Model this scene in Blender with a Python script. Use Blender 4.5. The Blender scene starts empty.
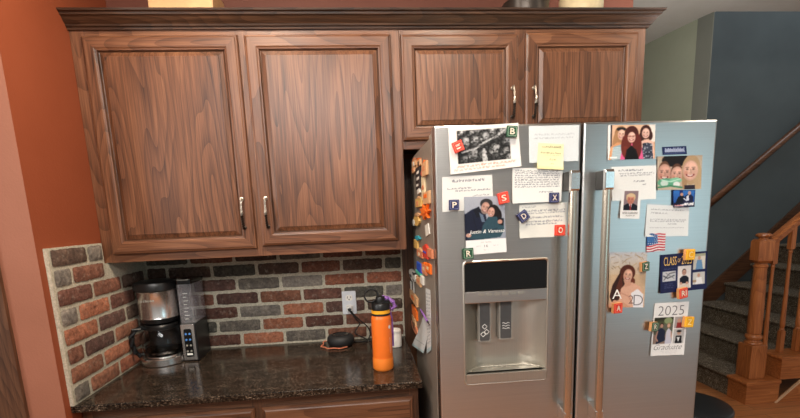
import bpy, bmesh, math, random
import numpy as np
from mathutils import Vector, Matrix

random.seed(7)
PI = math.pi
SC = bpy.context.scene
COL = SC.collection

# ------------------------------------------------------------------ camera numbers
CAM = np.array([1.012894, -2.155218, 1.511808])
PITCH, YAW, ROLL, FPX, PPY = 0.172266, 0.085023, -0.039719, 441.554226, 83.664142
_fw = np.array([math.sin(YAW), math.cos(YAW), 0]); _r = np.array([math.cos(YAW), -math.sin(YAW), 0]); _u = np.array([0, 0, 1.0])
FW = _fw*math.cos(PITCH) - _u*math.sin(PITCH); _u2 = _u*math.cos(PITCH) + _fw*math.sin(PITCH)
RT = _r*math.cos(ROLL) + _u2*math.sin(ROLL); UP = _u2*math.cos(ROLL) - _r*math.sin(ROLL)

def at(u, v, axis, val):
    """point where the sight line through photo position (u, v) meets a real plane of the room"""
    D = FW + RT*(u-400)/FPX - UP*(v-209-PPY)/FPX
    return CAM + D*((val-CAM[axis])/D[axis])

# ------------------------------------------------------------------ materials
def lin(c):
    return tuple((x/12.92 if x <= .04045 else ((x+.055)/1.055)**2.4) for x in c[:3])
def rgb(r, g, b):
    return lin((r/255, g/255, b/255)) + (1,)

class NT:
    def __init__(s, name):
        s.m = bpy.data.materials.new(name); s.m.use_nodes = True
        s.t = s.m.node_tree; s.n = s.t.nodes
        s.b = s.n['Principled BSDF']
    def new(s, typ, **kw):
        x = s.n.new(typ)
        for k, v in kw.items(): setattr(x, k, v)
        return x
    def link(s, a, b): s.t.links.new(a, b)
    def coord(s, scale, rand=True, kind='Object'):
        tc = s.new('ShaderNodeTexCoord'); mp = s.new('ShaderNodeMapping')
        mp.inputs['Scale'].default_value = scale
        if rand:
            oi = s.new('ShaderNodeObjectInfo'); mu = s.new('ShaderNodeMath', operation='MULTIPLY'); mu.inputs[1].default_value = 17.3
            s.link(oi.outputs['Random'], mu.inputs[0])
            ad = s.new('ShaderNodeVectorMath', operation='ADD')
            s.link(tc.outputs[kind], ad.inputs[0]); s.link(mu.outputs[0], ad.inputs[1]); s.link(ad.outputs[0], mp.inputs['Vector'])
        else:
            s.link(tc.outputs[kind], mp.inputs['Vector'])
        return mp.outputs['Vector']
    def noise(s, vec, scale=1, detail=3, rough=.5, dist=0):
        x = s.new('ShaderNodeTexNoise'); x.inputs['Scale'].default_value = scale; x.inputs['Detail'].default_value = detail
        x.inputs['Roughness'].default_value = rough; x.inputs['Distortion'].default_value = dist
        s.link(vec, x.inputs['Vector']); return x.outputs['Fac']
    def math(s, op, a, b=None):
        x = s.new('ShaderNodeMath', operation=op)
        for i, q in enumerate((a, b)):
            if q is None: continue
            if isinstance(q, (int, float)): x.inputs[i].default_value = q
            else: s.link(q, x.inputs[i])
        return x.outputs[0]
    def ramp(s, fac, stops):
        x = s.new('ShaderNodeValToRGB'); e = x.color_ramp.elements
        while len(e) < len(stops): e.new(.5)
        for i, (p, c) in enumerate(stops): e[i].position = p; e[i].color = c
        s.link(fac, x.inputs['Fac']); return x.outputs['Color']
    def mix(s, fac, a, b, mode='MIX'):
        x = s.new('ShaderNodeMix', data_type='RGBA', blend_type=mode)
        for sock, q in ((x.inputs[0], fac), (x.inputs[6], a), (x.inputs[7], b)):
            if isinstance(q, (int, float, tuple)): sock.default_value = q
            else: s.link(q, sock)
        return x.outputs[2]
    def bump(s, h, strength=.2, dist=.01):
        x = s.new('ShaderNodeBump'); x.inputs['Strength'].default_value = strength; x.inputs['Distance'].default_value = dist
        s.link(h, x.inputs['Height']); s.link(x.outputs[0], s.b.inputs['Normal'])
    def col(s, c):
        if isinstance(c, tuple): s.b.inputs['Base Color'].default_value = c
        else: s.link(c, s.b.inputs['Base Color'])
    def set(s, rough=None, metal=None, spec=None, coat=None):
        if rough is not None: s.b.inputs['Roughness'].default_value = rough
        if metal is not None: s.b.inputs['Metallic'].default_value = metal
        if spec is not None: s.b.inputs['Specular IOR Level'].default_value = spec
        if coat is not None: s.b.inputs['Coat Weight'].default_value = coat; s.b.inputs['Coat Roughness'].default_value = .2

M = {}
def plain(name, c, rough=.5, metal=0, spec=.5, var=.08, scale=40, bump=0):
    """one colour broken up by a little noise"""
    if name in M: return M[name]
    n = NT(name); v = n.coord((1, 1, 1))
    f = n.noise(v, scale, 3)
    c0 = tuple(x*(1-var) for x in c[:3])+(1,); c1 = tuple(min(1, x*(1+var)) for x in c[:3])+(1,)
    n.col(n.ramp(f, [(.3, c0), (.7, c1)])); n.set(rough, metal, spec)
    if bump: n.bump(f, bump, .002)
    M[name] = n.m; return n.m

def wood(name, axis, dark, mid, light, rough=.36, rings=19, freq=6.5):
    n = NT(name)
    def sc(along, across):
        return tuple(along if i == axis else across for i in range(3))
    v1 = n.coord(sc(.8, freq)); v2 = n.coord(sc(5, 210)); v3 = n.coord(sc(.6, 7)); v4 = n.coord(sc(2.2, 60))
    low = n.noise(v1, 1, 1.6, .4, .15)
    fr_ = n.math('FRACT', n.math('MULTIPLY', low, rings))
    ring = n.math('POWER', fr_, 2.2)                       # slow rise then a sharp late-wood line, as in plain-sawn oak
    pores = n.noise(v2, 1, 3, .62); tone = n.noise(v3, 1, 3, .5); mid_ = n.noise(v4, 1, 2, .5)
    f = n.math('ADD', n.math('ADD', n.math('MULTIPLY', ring, .13), n.math('MULTIPLY', mid_, .26)), n.math('ADD', n.math('MULTIPLY', pores, .50), n.math('MULTIPLY', tone, .30)))
    n.col(n.ramp(f, [(.41, light), (.58, mid), (.79, dark)]))
    n.set(rough, 0, .5); n.bump(n.math('MULTIPLY', f, -1), .15, .0015)
    M[name] = n.m; return n.m

OAK = dict(dark=rgb(44, 26, 16), mid=rgb(100, 63, 42), light=rgb(131, 88, 61))
for ax, nm in ((0, 'oak_x'), (1, 'oak_y'), (2, 'oak_z')): wood(nm, ax, **OAK)
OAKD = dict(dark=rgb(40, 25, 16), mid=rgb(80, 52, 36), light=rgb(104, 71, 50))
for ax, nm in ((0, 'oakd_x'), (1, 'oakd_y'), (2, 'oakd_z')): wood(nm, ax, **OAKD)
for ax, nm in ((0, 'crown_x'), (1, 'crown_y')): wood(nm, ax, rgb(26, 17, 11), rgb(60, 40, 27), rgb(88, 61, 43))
STW = dict(dark=rgb(110, 60, 28), mid=rgb(158, 92, 48), light=rgb(188, 118, 68))
for ax, nm in ((0, 'stairwood_x'), (1, 'stairwood_y'), (2, 'stairwood_z')): wood(nm, ax, rough=.33, **STW)

def m_paint(name, c, c2, bump=.25):
    n = NT(name); v = n.coord((1, 1, 1), False)
    f = n.noise(v, 3, 4, .6); g = n.noise(v, 160, 3, .6)
    n.col(n.ramp(f, [(.3, c), (.7, c2)])); n.set(.62, 0, .3); n.bump(g, bump, .003); M[name] = n.m
m_paint('paint_orange', rgb(134, 66, 39), rgb(142, 72, 44))
m_paint('paint_back', rgb(102, 58, 45), rgb(110, 64, 50))
m_paint('paint_orange_lit', rgb(143, 91, 70), rgb(152, 98, 77))  # orange wall colour lightened where its front face catches the light
m_paint('paint_green', rgb(136, 140, 122), rgb(144, 148, 130))
m_paint('paint_blue', rgb(80, 88, 91), rgb(87, 96, 99))
m_paint('paint_edge', rgb(98, 100, 92), rgb(106, 108, 100))
m_paint('paint_beige', rgb(176, 166, 150), rgb(186, 176, 160))
m_paint('paint_ceiling', rgb(176, 174, 166), rgb(192, 190, 184), .9)

def m_granite():
    n = NT('granite'); v = n.coord((.7, 1.4, 1.4), False)
    a = n.noise(v, 190, 5, .8); b = n.noise(v, 30, 4, .6)
    c = n.ramp(a, [(.42, rgb(12, 11, 10)), (.51, rgb(44, 38, 33)), (.58, rgb(96, 84, 73)), (.68, rgb(176, 160, 145))])
    d = n.ramp(b, [(.35, rgb(150, 140, 130)), (.65, rgb(255, 244, 232))])
    n.col(n.mix(1.0, c, d, 'MULTIPLY')); n.set(.17, 0, .34); n.bump(a, .03, .0008); M['granite'] = n.m
m_granite()

def m_brick():
    n = NT('brick'); at_ = n.new('ShaderNodeVertexColor'); at_.layer_name = 'Col'
    v = n.coord((1, 1, 1), False); a = n.noise(v, 75, 6, .7); b = n.noise(v, 24, 3, .6)
    f = n.ramp(a, [(.25, (.40, .38, .37, 1)), (.52, (.95, .95, .95, 1)), (.78, (1.45, 1.45, 1.45, 1))])
    g = n.ramp(b, [(.3, (.65, .64, .66, 1)), (.7, (1.25, 1.2, 1.15, 1))])
    c = n.mix(1.0, n.mix(1.0, at_.outputs['Color'], f, 'MULTIPLY'), g, 'MULTIPLY')
    w = n.noise(v, 46, 5, .75); c = n.mix(n.ramp(w, [(.56, (0, 0, 0, 1)), (.80, (.75, .75, .75, 1))]), c, rgb(176, 168, 152))
    n.col(c); n.set(.85, 0, .2); n.bump(a, .9, .006); M['brick'] = n.m
m_brick()
def m_mortar():
    n = NT('mortar'); v = n.coord((1, 1, 1), False); a = n.noise(v, 130, 5, .7)
    n.col(n.ramp(a, [(.3, rgb(160, 153, 134)), (.7, rgb(212, 204, 185))])); n.set(.95, 0, .1); n.bump(a, .6, .004); M['mortar'] = n.m
m_mortar()

def m_steel(name, c, rough=.3, axis=0):
    n = NT(name); s = [900, 900, 900]; s[axis] = 2.5
    a = n.noise(n.coord(tuple(s), False), 1, 3, .6)
    n.col(n.ramp(a, [(.3, tuple(x*.88 for x in c[:3])+(1,)), (.7, c)]))
    n.set(rough, 1.0); n.bump(a, .035, .001)
    if axis == 0:
        tg = n.new('ShaderNodeTangent', direction_type='RADIAL', axis='Z'); n.link(tg.outputs[0], n.b.inputs['Tangent']); n.b.inputs['Anisotropic'].default_value = .6; n.b.inputs['Anisotropic Rotation'].default_value = .25
    M[name] = n.m
m_steel('steel', (.60, .59, .575, 1), .31, 0)
m_steel('steel_v', (.70, .61, .50, 1), .26, 2)
m_steel('steel_bracket', (.46, .44, .41, 1), .3, 2)
m_steel('steel_maker', (.88, .86, .84, 1), .25, 2)
m_steel('steel_bright', (.78, .77, .75, 1), .2, 2)
m_steel('steel_recess', (.58, .55, .49, 1), .42, 2)

def m_attr(name, rough=.55):
    n = NT(name); a = n.new('ShaderNodeVertexColor'); a.layer_name = 'Col'
    v = n.coord((1, 1, 1), False); f = n.noise(v, 400, 2)
    n.col(n.mix(1.0, a.outputs['Color'], n.ramp(f, [(.2, (.86, .87, .88, 1)), (.8, (.90, .91, .92, 1))]), 'MULTIPLY'))
    n.set(rough, 0, .35); M[name] = n.m
m_attr('print_paper', .5)

def m_carpet():
    n = NT('carpet'); v = n.coord((1, 1, 1), False); a = n.noise(v, 130, 4, .8); b = n.noise(v, 30, 3, .7)
    c = n.ramp(a, [(.33, rgb(54, 46, 38)), (.52, rgb(124, 109, 92)), (.68, rgb(204, 188, 164))])
    n.col(n.mix(1.0, c, n.ramp(b, [(.3, (.6, .6, .6, 1)), (.7, (1.2, 1.2, 1.2, 1))]), 'MULTIPLY'))
    n.set(1, 0, .05); n.bump(a, 1, .012); M['carpet'] = n.m
m_carpet()
def m_floor():
    n = NT('floor_oak'); v = n.coord((1, 1, 1), False)
    br = n.new('ShaderNodeTexBrick'); br.inputs['Scale'].default_value = 1; br.inputs['Brick Width'].default_value = 1.1; br.inputs['Row Height'].default_value = .083
    br.inputs['Mortar Size'].default_value = .0016; br.inputs['Color1'].default_value = rgb(172, 108, 64); br.inputs['Color2'].default_value = rgb(194, 128, 80)
    br.inputs['Mortar'].default_value = rgb(70, 38, 20); n.link(v, br.inputs['Vector'])
    g = n.noise(n.coord((3, 90, 1), False), 1, 4, .6)
    n.col(n.mix(1.0, br.outputs['Color'], n.ramp(g, [(.3, (.7, .68, .66, 1)), (.7, (1.1, 1.1, 1.1, 1))]), 'MULTIPLY')); n.set(.3); M['floor_oak'] = n.m
m_floor()
def m_glass(name, c, rough=.03, trans=1.0, alpha=1):
    n = NT(name); f = n.noise(n.coord((1, 1, 1)), 30, 2)
    n.col(n.ramp(f, [(.3, c), (.7, tuple(min(1, x*1.04) for x in c[:3])+(1,))])); n.set(rough, 0, .5)
    n.b.inputs['Transmission Weight'].default_value = trans; n.b.inputs['IOR'].default_value = 1.3; n.b.inputs['Alpha'].default_value = alpha; M[name] = n.m
m_glass('glass', (.9, .93, .95, 1))
m_glass('clear_plastic', (.93, .93, .98, 1), .04, .9)

plain('black_gloss', rgb(12, 12, 13), .12)
plain('black_plastic', rgb(20, 20, 21), .35)
plain('black_matte', rgb(24, 24, 25), .6)
plain('dark_void', rgb(14, 11, 9), .8)
plain('fridge_side', rgb(140, 130, 119), .42, .2, .5)
plain('gasket', rgb(46, 38, 36), .7)
plain('handle_mount', rgb(58, 57, 56), .4, .4); plain('hinge_grey', rgb(158, 148, 136), .5)
plain('dispenser_black', rgb(10, 10, 11), .1)
plain('paddle_grey', rgb(74, 74, 74), .35)
plain('print_grey', rgb(150, 146, 138), .4)
plain('orange_bottle', rgb(238, 116, 36), .35, var=.03)
plain('orange_boot', rgb(244, 132, 44), .45, var=.03)
plain('yellow_band', rgb(246, 176, 40), .4)
plain('purple_strap', rgb(150, 104, 182), .6)
plain('white_plastic', rgb(242, 238, 230), .4)
plain('outlet_grey', rgb(224, 226, 230), .35)
plain('copper_cord', rgb(182, 106, 76), .5)
plain('white_ink', rgb(240, 240, 236), .5)
plain('ink_black', rgb(26, 26, 30), .6)
plain('ink_grey', rgb(120, 118, 122), .6)
plain('ink_brown', rgb(110, 84, 78), .6)
plain('pine_box', rgb(206, 160, 112), .6, var=.14, scale=18)
plain('pot_grey', rgb(74, 66, 60), .32, .6)
plain('cream_jar', rgb(214, 196, 158), .4)
plain('display_blue', rgb(90, 150, 230), .4)
plain('pewter', rgb(170, 160, 148), .3, .9)
plain('pewter_dark', rgb(60, 52, 46), .35, .8)
plain('mg_gold_print', rgb(226, 186, 104), .5); plain('trim_light', rgb(206, 170, 136), .5)
plain('coffee', rgb(18, 10, 6), .1)
plain('block_wood', rgb(204, 146, 92), .55, var=.12)
plain('block_red', rgb(222, 62, 46), .4); plain('block_navy', rgb(34, 38, 84), .4); plain('block_green', rgb(26, 74, 50), .4); plain('block_yellow', rgb(244, 180, 20), .4)
plain('letter_cream', rgb(240, 226, 206), .5)

# ------------------------------------------------------------------ mesh building
class MB:
    def __init__(s): s.v = []; s.f = []; s.mi = []; s.c = []
    def add(s, verts, faces, mi=0, col=None):
        k = len(s.v); s.v += [tuple(map(float, p)) for p in verts]
        for f in faces: s.f.append(tuple(k+i for i in f)); s.mi.append(mi if isinstance(mi, int) else 0); s.c.append(col)
        return s
    def box(s, x0, x1, y0, y1, z0, z1, mi=0, col=None):
        x0, x1 = sorted((x0, x1)); y0, y1 = sorted((y0, y1)); z0, z1 = sorted((z0, z1))
        return s.add([(x0, y0, z0), (x1, y0, z0), (x1, y1, z0), (x0, y1, z0), (x0, y0, z1), (x1, y0, z1), (x1, y1, z1), (x0, y1, z1)],
              [(0, 3, 2, 1), (4, 5, 6, 7), (0, 1, 5, 4), (1, 2, 6, 5), (2, 3, 7, 6), (3, 0, 4, 7)], mi, col)
    def prism(s, poly, axis, a, b, mi=0):
        """poly: 2-D outline in the other two axes (in order), swept along axis from a to b"""
        def P(p, t):
            q = list(p); q.insert(axis, t); return q
        n = len(poly)
        vs = [P(p, a) for p in poly]+[P(p, b) for p in poly]
        fs = [tuple(range(n)), tuple(range(2*n-1, n-1, -1))]+[(i, i+n, (i+1) % n+n, (i+1) % n) for i in range(n)]
        return s.add(vs, fs, mi)
    def lathe(s, prof, c, axis=2, seg=28, mi=0, sq=None):
        """prof: (radius, height) pairs; closed by caps"""
        vs = []; fs = []
        for r, h in prof:
            for k in range(seg):
                t = 2*PI*k/seg; a, b = r*math.cos(t), r*math.sin(t)
                p = [0, 0, 0]; o = [i for i in range(3) if i != axis]
                p[o[0]] = a; p[o[1]] = b; p[axis] = h
                vs.append((c[0]+p[0], c[1]+p[1], c[2]+p[2]))
        n = len(prof)
        for i in range(n-1):
            for k in range(seg):
                a, b = i*seg+k, i*seg+(k+1) % seg
                fs.append((a, b, b+seg, a+seg))
        fs.append(tuple(range(seg))[::-1]); fs.append(tuple((n-1)*seg+k for k in range(seg)))
        return s.add(vs, fs, mi)
    def tube(s, pts, r, seg=10, mi=0, closed=False):
        P = [Vector(p) for p in pts]; n = len(P); rr = r if hasattr(r, '__len__') else [r]*n
        vs = []; fs = []; ref = None
        for i in range(n):
            if closed: d = P[(i+1) % n]-P[i-1]
            else: d = P[min(i+1, n-1)]-P[max(i-1, 0)]
            d.normalize()
            if ref is None:
                ref = Vector((0, 0, 1)) if abs(d.z) < .9 else Vector((1, 0, 0))
            a = d.cross(ref)
            if a.length < 1e-6: a = d.orthogonal()
            a.normalize(); b = d.cross(a).normalized(); ref = b.cross(d)
            ref = b if False else ref
            for k in range(seg):
                t = 2*PI*k/seg; vs.append(P[i]+(a*math.cos(t)+b*math.sin(t))*rr[i])
        m = n if closed else n-1
        for i in range(m):
            for k in range(seg):
                a, b = i*seg+k, i*seg+(k+1) % seg; j = ((i+1) % n)*seg
                fs.append((a, b, j+(k+1) % seg, j+k))
        if not closed: fs += [tuple(range(seg))[::-1], tuple((n-1)*seg+k for k in range(seg))]
        return s.add(vs, fs, mi)
    def loops(s, rects, mis):
        """concentric rectangles (x0,x1,z0,z1,y) joined ring by ring; mis gives (side material, rail material) per ring, last fills the middle"""
        k = len(s.v)
        for x0, x1, z0, z1, y in rects: s.v += [(x0, y, z0), (x1, y, z0), (x1, y, z1), (x0, y, z1)]
        for i in range(len(rects)-1):
            a = k+4*i; b = a+4
            for j in range(4):
                s.f.append((a+j, a+(j+1) % 4, b+(j+1) % 4, b+j)); s.mi.append(mis[i][1] if j in (0, 2) else mis[i][0]); s.c.append(None)
        a = k+4*(len(rects)-1); s.f.append((a, a+1, a+2, a+3)); s.mi.append(mis[-1][0]); s.c.append(None)
        s.f.append((k+3, k+2, k+1, k)); s.mi.append(mis[0][0]); s.c.append(None)
        return s
    def build(s, name, mats, parent=None, bevel=0, smooth=False, seg=2, local=False, angle=35):
        me = bpy.data.meshes.new(name); off = Vector((0, 0, 0)); p = parent
        if not local:
            while p is not None: off += p.location; p = p.parent
        me.from_pydata([tuple(Vector(v)-off) for v in s.v], [], s.f)
        if not isinstance(mats, (list, tuple)): mats = [mats]
        for m in mats: me.materials.append(M[m] if isinstance(m, str) else m)
        me.polygons.foreach_set('material_index', s.mi)
        bm = bmesh.new(); bm.from_mesh(me); bmesh.ops.recalc_face_normals(bm, faces=bm.faces); bm.to_mesh(me); bm.free()
        if any(c is not None for c in s.c):
            at_ = me.color_attributes.new('Col', 'FLOAT_COLOR', 'CORNER')
            for pl in me.polygons:
                c = s.c[pl.index] or (1, 1, 1, 1)
                for li in pl.loop_indices: at_.data[li].color = c
        if smooth:
            me.polygons.foreach_set('use_smooth', [True]*len(me.polygons)); me.set_sharp_from_angle(angle=math.radians(angle))
        o = bpy.data.objects.new(name, me); COL.objects.link(o)
        if parent is not None: o.parent = parent
        if bevel:
            b = o.modifiers.new('bevel', 'BEVEL'); b.width = bevel; b.segments = seg; b.limit_method = 'ANGLE'; b.angle_limit = math.radians(40)
        me.update(); return o

def tag(o, label, cat, group=None, kind=None):
    o['label'] = label; o['category'] = cat
    if group: o['group'] = group
    if kind: o['kind'] = kind
    return o
def thing(name, label, cat, loc=(0, 0, 0), rotz=0, group=None):
    o = bpy.data.objects.new(name, None); COL.objects.link(o); o.location = loc; o.rotation_euler = (0, 0, rotz); o.empty_display_size = .05
    return tag(o, label, cat, group)
def struct(o): o['kind'] = 'structure'; return o
def dup(root, loc, label=None, group=None):
    r = root.copy(); COL.objects.link(r); r.location = loc
    if label: r['label'] = label
    if group: r['group'] = group
    for ch in list(root.children):
        c = ch.copy(); COL.objects.link(c); c.parent = r
        for g in list(ch.children):
            d = g.copy(); COL.objects.link(d); d.parent = c
    return r

def text2d(body, shear=0, thin=0):
    """outline of a word as flat 2-D vertices and faces, scaled to a unit box"""
    cu = bpy.data.curves.new('t', 'FONT'); cu.body = body; cu.shear = shear; cu.resolution_u = 3; cu.offset = -thin
    ob = bpy.data.objects.new('t', cu); COL.objects.link(ob)
    me = bpy.data.meshes.new_from_object(ob.evaluated_get(bpy.context.evaluated_depsgraph_get()))
    vs = [(v.co.x, v.co.y) for v in me.vertices]; fs = [tuple(p.vertices) for p in me.polygons]
    bpy.data.objects.remove(ob); bpy.data.curves.remove(cu); bpy.data.meshes.remove(me)
    x0, x1 = min(v[0] for v in vs), max(v[0] for v in vs); y0, y1 = min(v[1] for v in vs), max(v[1] for v in vs)
    return [((x-x0)/(x1-x0), (y-y0)/(y1-y0)) for x, y in vs], fs

# ================================================================== THE ROOM
CZ = 2.74
struct(MB().box(-2.2, 6.2, -4.2, 2.1, -.05, 0).build('floor', 'floor_oak'))
struct(MB().box(-2.2, 6.2, -4.2, .783, CZ, CZ+.28).box(-2.2, 3.40, .783, 2.1, CZ, CZ+.28).build('ceiling', 'paint_ceiling'))
struct(MB().box(-.12, -.0035, -.664, .12, 0, CZ).build('wall_left', 'paint_orange'))
struct(MB().box(-.50, -.0036, -.6645, -.60, 2.08, CZ).box(-.125, -.0036, -.6645, -.60, 0, 2.08).build('wall_front', 'paint_orange_lit'))
struct(MB().box(-.0035, 2.345, 0, .12, 0, CZ).build('wall_back', 'paint_back'))
# casing of the doorway at the far left
struct(MB().prism([(-.116, -.6645), (-.116, -.678), (-.128, -.684), (-.150, -.682), (-.180, -.688), (-.205, -.688), (-.205, -.6645)], 2, 0, 2.09)
       .box(-.50, -.116, -.688, -.6645, 2.09, 2.18).build('door_1', 'oakd_z', smooth=True))
struct(MB().box(-2.2, -.12, .30, .42, 0, CZ).box(-2.2, -2.08, -.66, .30, 0, CZ).build('wall_side_room', 'paint_beige'))
# hall: green wall that runs back to the stairwell, its end, the far stair wall
struct(MB().prism([(3.190, 1.95), (3.360, .892), (3.45, .892), (3.36, 1.95)], 2, 0, CZ).build('wall_hall', 'paint_green'))
struct(MB().prism([(3.360, .8915), (3.386, .784), (3.391, .784), (3.45, .8915)], 2, 0, CZ).build('trim_1', 'paint_edge'))
struct(MB().box(2.2, 6.2, 1.95, 2.07, 0, 5.2).build('wall_stair', 'paint_blue'))
struct(MB().prism([(4.43, 1.14), (5.96, 2.34), (5.96, 1.6305)]+[q for i in range(7, 1, -1) for q in ((max(4.43, 3.828+.266*i), .181*(i+1)+.001), (max(4.43, 3.828+.266*i), .181*i+.001))][:-1], 1, .87, .90).build('wall_right', 'paint_beige'))
# skirting along the far stair wall
struct(MB().prism([(3.6, 0), (3.6, .09), (4.0, .30), (4.38, .595), (5.36, 1.463), (6.1, 2.12), (6.1, 1.9), (4.4, .4), (3.9, 0)], 1, 1.925, 1.95).build('baseboard_stair', 'oakd_x'))

struct(MB().box(1.2145, 2.216, -.006, -.0005, 0, 1.774).build('shade_panel', 'oakd_z'))  # added dark sheet standing in for the shade behind the refrigerator

# ------------------------------------------------------------------ brick backsplash
PAL = dict(dr=(106, 74, 64), gy=(112, 106, 98), og=(160, 106, 82), dm=(98, 74, 67), ob=(142, 98, 78), dg=(92, 90, 82), br=(122, 84, 69), dk=(90, 74, 65), gs=(128, 122, 114), rd=(142, 90, 70))
def bcol(k, g=1.0):
    j = random.uniform(.92, 1.08)*g; r, g, b = PAL[k]
    return rgb(min(255, r*j), min(255, g*j), min(255, b*j))
def brick(mb, cx, cz, w, h, plane, depth, col):
    """one rough-edged brick face standing proud of the mortar; plane 'y' faces the room, 'x' faces right"""
    nx, nz = max(4, int(w/.012)), 5
    g = {}
    for i in range(nx+1):
        for j in range(nz+1):
            a = cx-w/2+w*i/nx; b = cz-h/2+h*j/nz
            e = i in (0, nx) or j in (0, nz)
            if e: a += random.uniform(-.0016, .0016); b += random.uniform(-.0016, .0016)
            d = .003 if e else depth+random.uniform(-.0007, .0007)
            if (i in (0, nx)) and (j in (0, nz)): a += .002*(1 if i == 0 else -1); b += .002*(1 if j == 0 else -1)
            g[i, j] = len(mb.v)+len(g), (a, b, d)
    vs = []; k0 = len(mb.v)
    idx = {}
    for n, (k, (_, p)) in enumerate(g.items()):
        idx[k] = n; a, b, d = p
        vs.append((a, -.009-d, b) if plane == 'y' else (.009+d, a, b))
    mb.add(vs, [(idx[i, j], idx[i+1, j], idx[i+1, j+1], idx[i, j+1]) for i in range(nx) for j in range(nz)], 1, col)
ROWZ = [.951+.0672*i for i in range(7)]
back = [
 (0, .416, ['br', 'dr', 'og', 'gy', 'ob', 'br'], .011), (1, .31, ['dk', 'dg', 'gy', 'og', 'dr', 'br', 'rd'], 0), (2, .414, ['dg', 'dr', 'gs', 'og', 'dm', 'dk'], 0),
 (3, .31, ['br', 'br', 'dm', 'ob', 'dr', 'dg', 'gs'], 0), (4, .418, ['dk', 'dm', 'gy', 'gs', 'rd', 'rd'], 0), (5, .31, ['dk', 'dk', 'dg', 'dk', 'br', 'dk', 'dg'], 0), (6, .416, ['dg', 'br', 'dk', 'gy', 'dr', 'br'], 0)]
mb = MB().box(-.003, 1.2125, -.0095, -.0005, .9142, 1.3718, 0, (1, 1, 1, 1))
for r, j0, cols, _ in back:
    edges = [j0-.206*2, j0-.206, j0, j0+.2045, j0+.409, j0+.612, j0+.812, j0+1.02]
    if r % 2: edges = [j0-.31, j0-.103-.1, j0, j0+.206, j0+.410, j0+.607, j0+.810, j0+1.02]
    names = (cols+cols)[:7]
    for i in range(7):
        a, b = max(edges[i], .012), min(edges[i+1], 1.2125)
        if b-a < .03: continue
        z = ROWZ[r]; h = .053
        if z+h/2 > 1.370: h = 1.370-(z-h/2); z = 1.370-h/2
        brick(mb, (a+b)/2, z, b-a-.014, h, 'y', .0065, bcol(names[i]))
struct(mb.build('wall_backsplash_back', ['mortar', 'brick'], smooth=True, angle=60))
mb = MB()
mb.prism([(-.636, .9142), (-.0005, .9142), (-.0005, 1.371), (-.327, 1.371), (-.327, 1.452), (-.636, 1.452)], 0, -.003, .0095)
side = [  # top row first: courses seen from the front edge backwards
 ['dk', 'gs'], ['gs*', 'br', 'gy'], ['dr', 'br'], ['gs*', 'og', 'dr'], ['og', 'dm'], ['br*', 'dm', 'ob'], ['ob', 'og', 'br'], ['gy*', 'ob', 'rd']]
for r, row in enumerate(side):
    z = 1.4185-.0672*r; y = -.632; seq = row+['dk', 'br', 'dg', 'dr']
    for k in seq:
        w = .096 if k.endswith('*') else .200
        y1 = y+w
        lim = -.33 if z+.027 > 1.372 else -.012
        e = min(y1, lim)
        if e-y > .03: brick(mb, (y+e)/2, z, e-y-.013, .054, 'x', .0065, bcol(k.strip('*'), 1.12))  # left-wall bricks lightened in colour for the strong light on them
        y = y1
        if y >= lim: break
struct(mb.build('wall_backsplash_left', ['mortar', 'brick'], smooth=True, angle=60))

# ================================================================== CABINETS
FY = -.305          # face-frame plane of the uppers
MZ, MX = 0, 1
def panel_door(name, parent, x0, x1, z0, z1, yb, th=.02, frame=.048, mats=('oak_z', 'oak_x', 'oakd_z', 'oakd_x'), flat=False):
    y = lambda d: yb-d
    def R(i, d): return (x0+i, x1-i, z0+i, z1-i, y(d))
    if flat:
        L = [R(0, 0), R(0, th*.55), R(.004, th*.8), R(.010, th*.86), R(.014, th)]; mi = [(0, 1)]*4+[(1, 1)]
    else:
        L = [R(0, .0004), R(0, .011), R(.003, .0165), R(.008, .018), R(.011, .0205), R(frame-.006, .0205), R(frame-.002, .0175), R(frame+.003, .0165),
             R(frame+.0065, .0095), R(frame+.0085, .0085), R(frame+.0105, .0115), R(frame+.0255, .0172), R(frame+.0265, .0190)]
        mi = [(0, 1), (0, 1), (0, 1), (0, 1), (0, 1), (0, 1), (0, 1), (2, 3), (2, 3), (0, 0), (0, 0), (2, 2), (0, 0)]
    o = MB(); o.loops(L, mi); return o.build(name, list(mats), parent)
def pull(parent, x, z0, z1, y):
    """slender cast pull: two feet, a bowed bar with a collar, bright above and dark below"""
    h = MB(); zc = (z0+z1)/2; n = 14
    pts = []; rs = []
    for i in range(n+1):
        t = i/n; z = z1+(z0-z1)*t; bow = .021*math.sin(PI*(.12+.76*t))
        pts.append((x, y-.006-bow, z)); rs.append(.0040+.0028*math.exp(-((t-.52)/.10)**2)+.0016*math.exp(-((t-.9)/.12)**2)+.0014*math.exp(-((t-.08)/.10)**2))
    h.tube(pts[:9], rs[:9], 10, 0); h.tube(pts[8:], rs[8:], 10, 1)
    h.lathe([(.008, 0), (.008, -.004), (.005, -.006), (.005, -.017)], (x, y, z1-.006), 1, 14, 0)
    h.lathe([(.008, 0), (.008, -.004), (.005, -.006), (.005, -.017)], (x, y, z0+.006), 1, 14, 1)
    return h.build('handle', ['pewter', 'pewter_dark'], parent, smooth=True)

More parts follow.
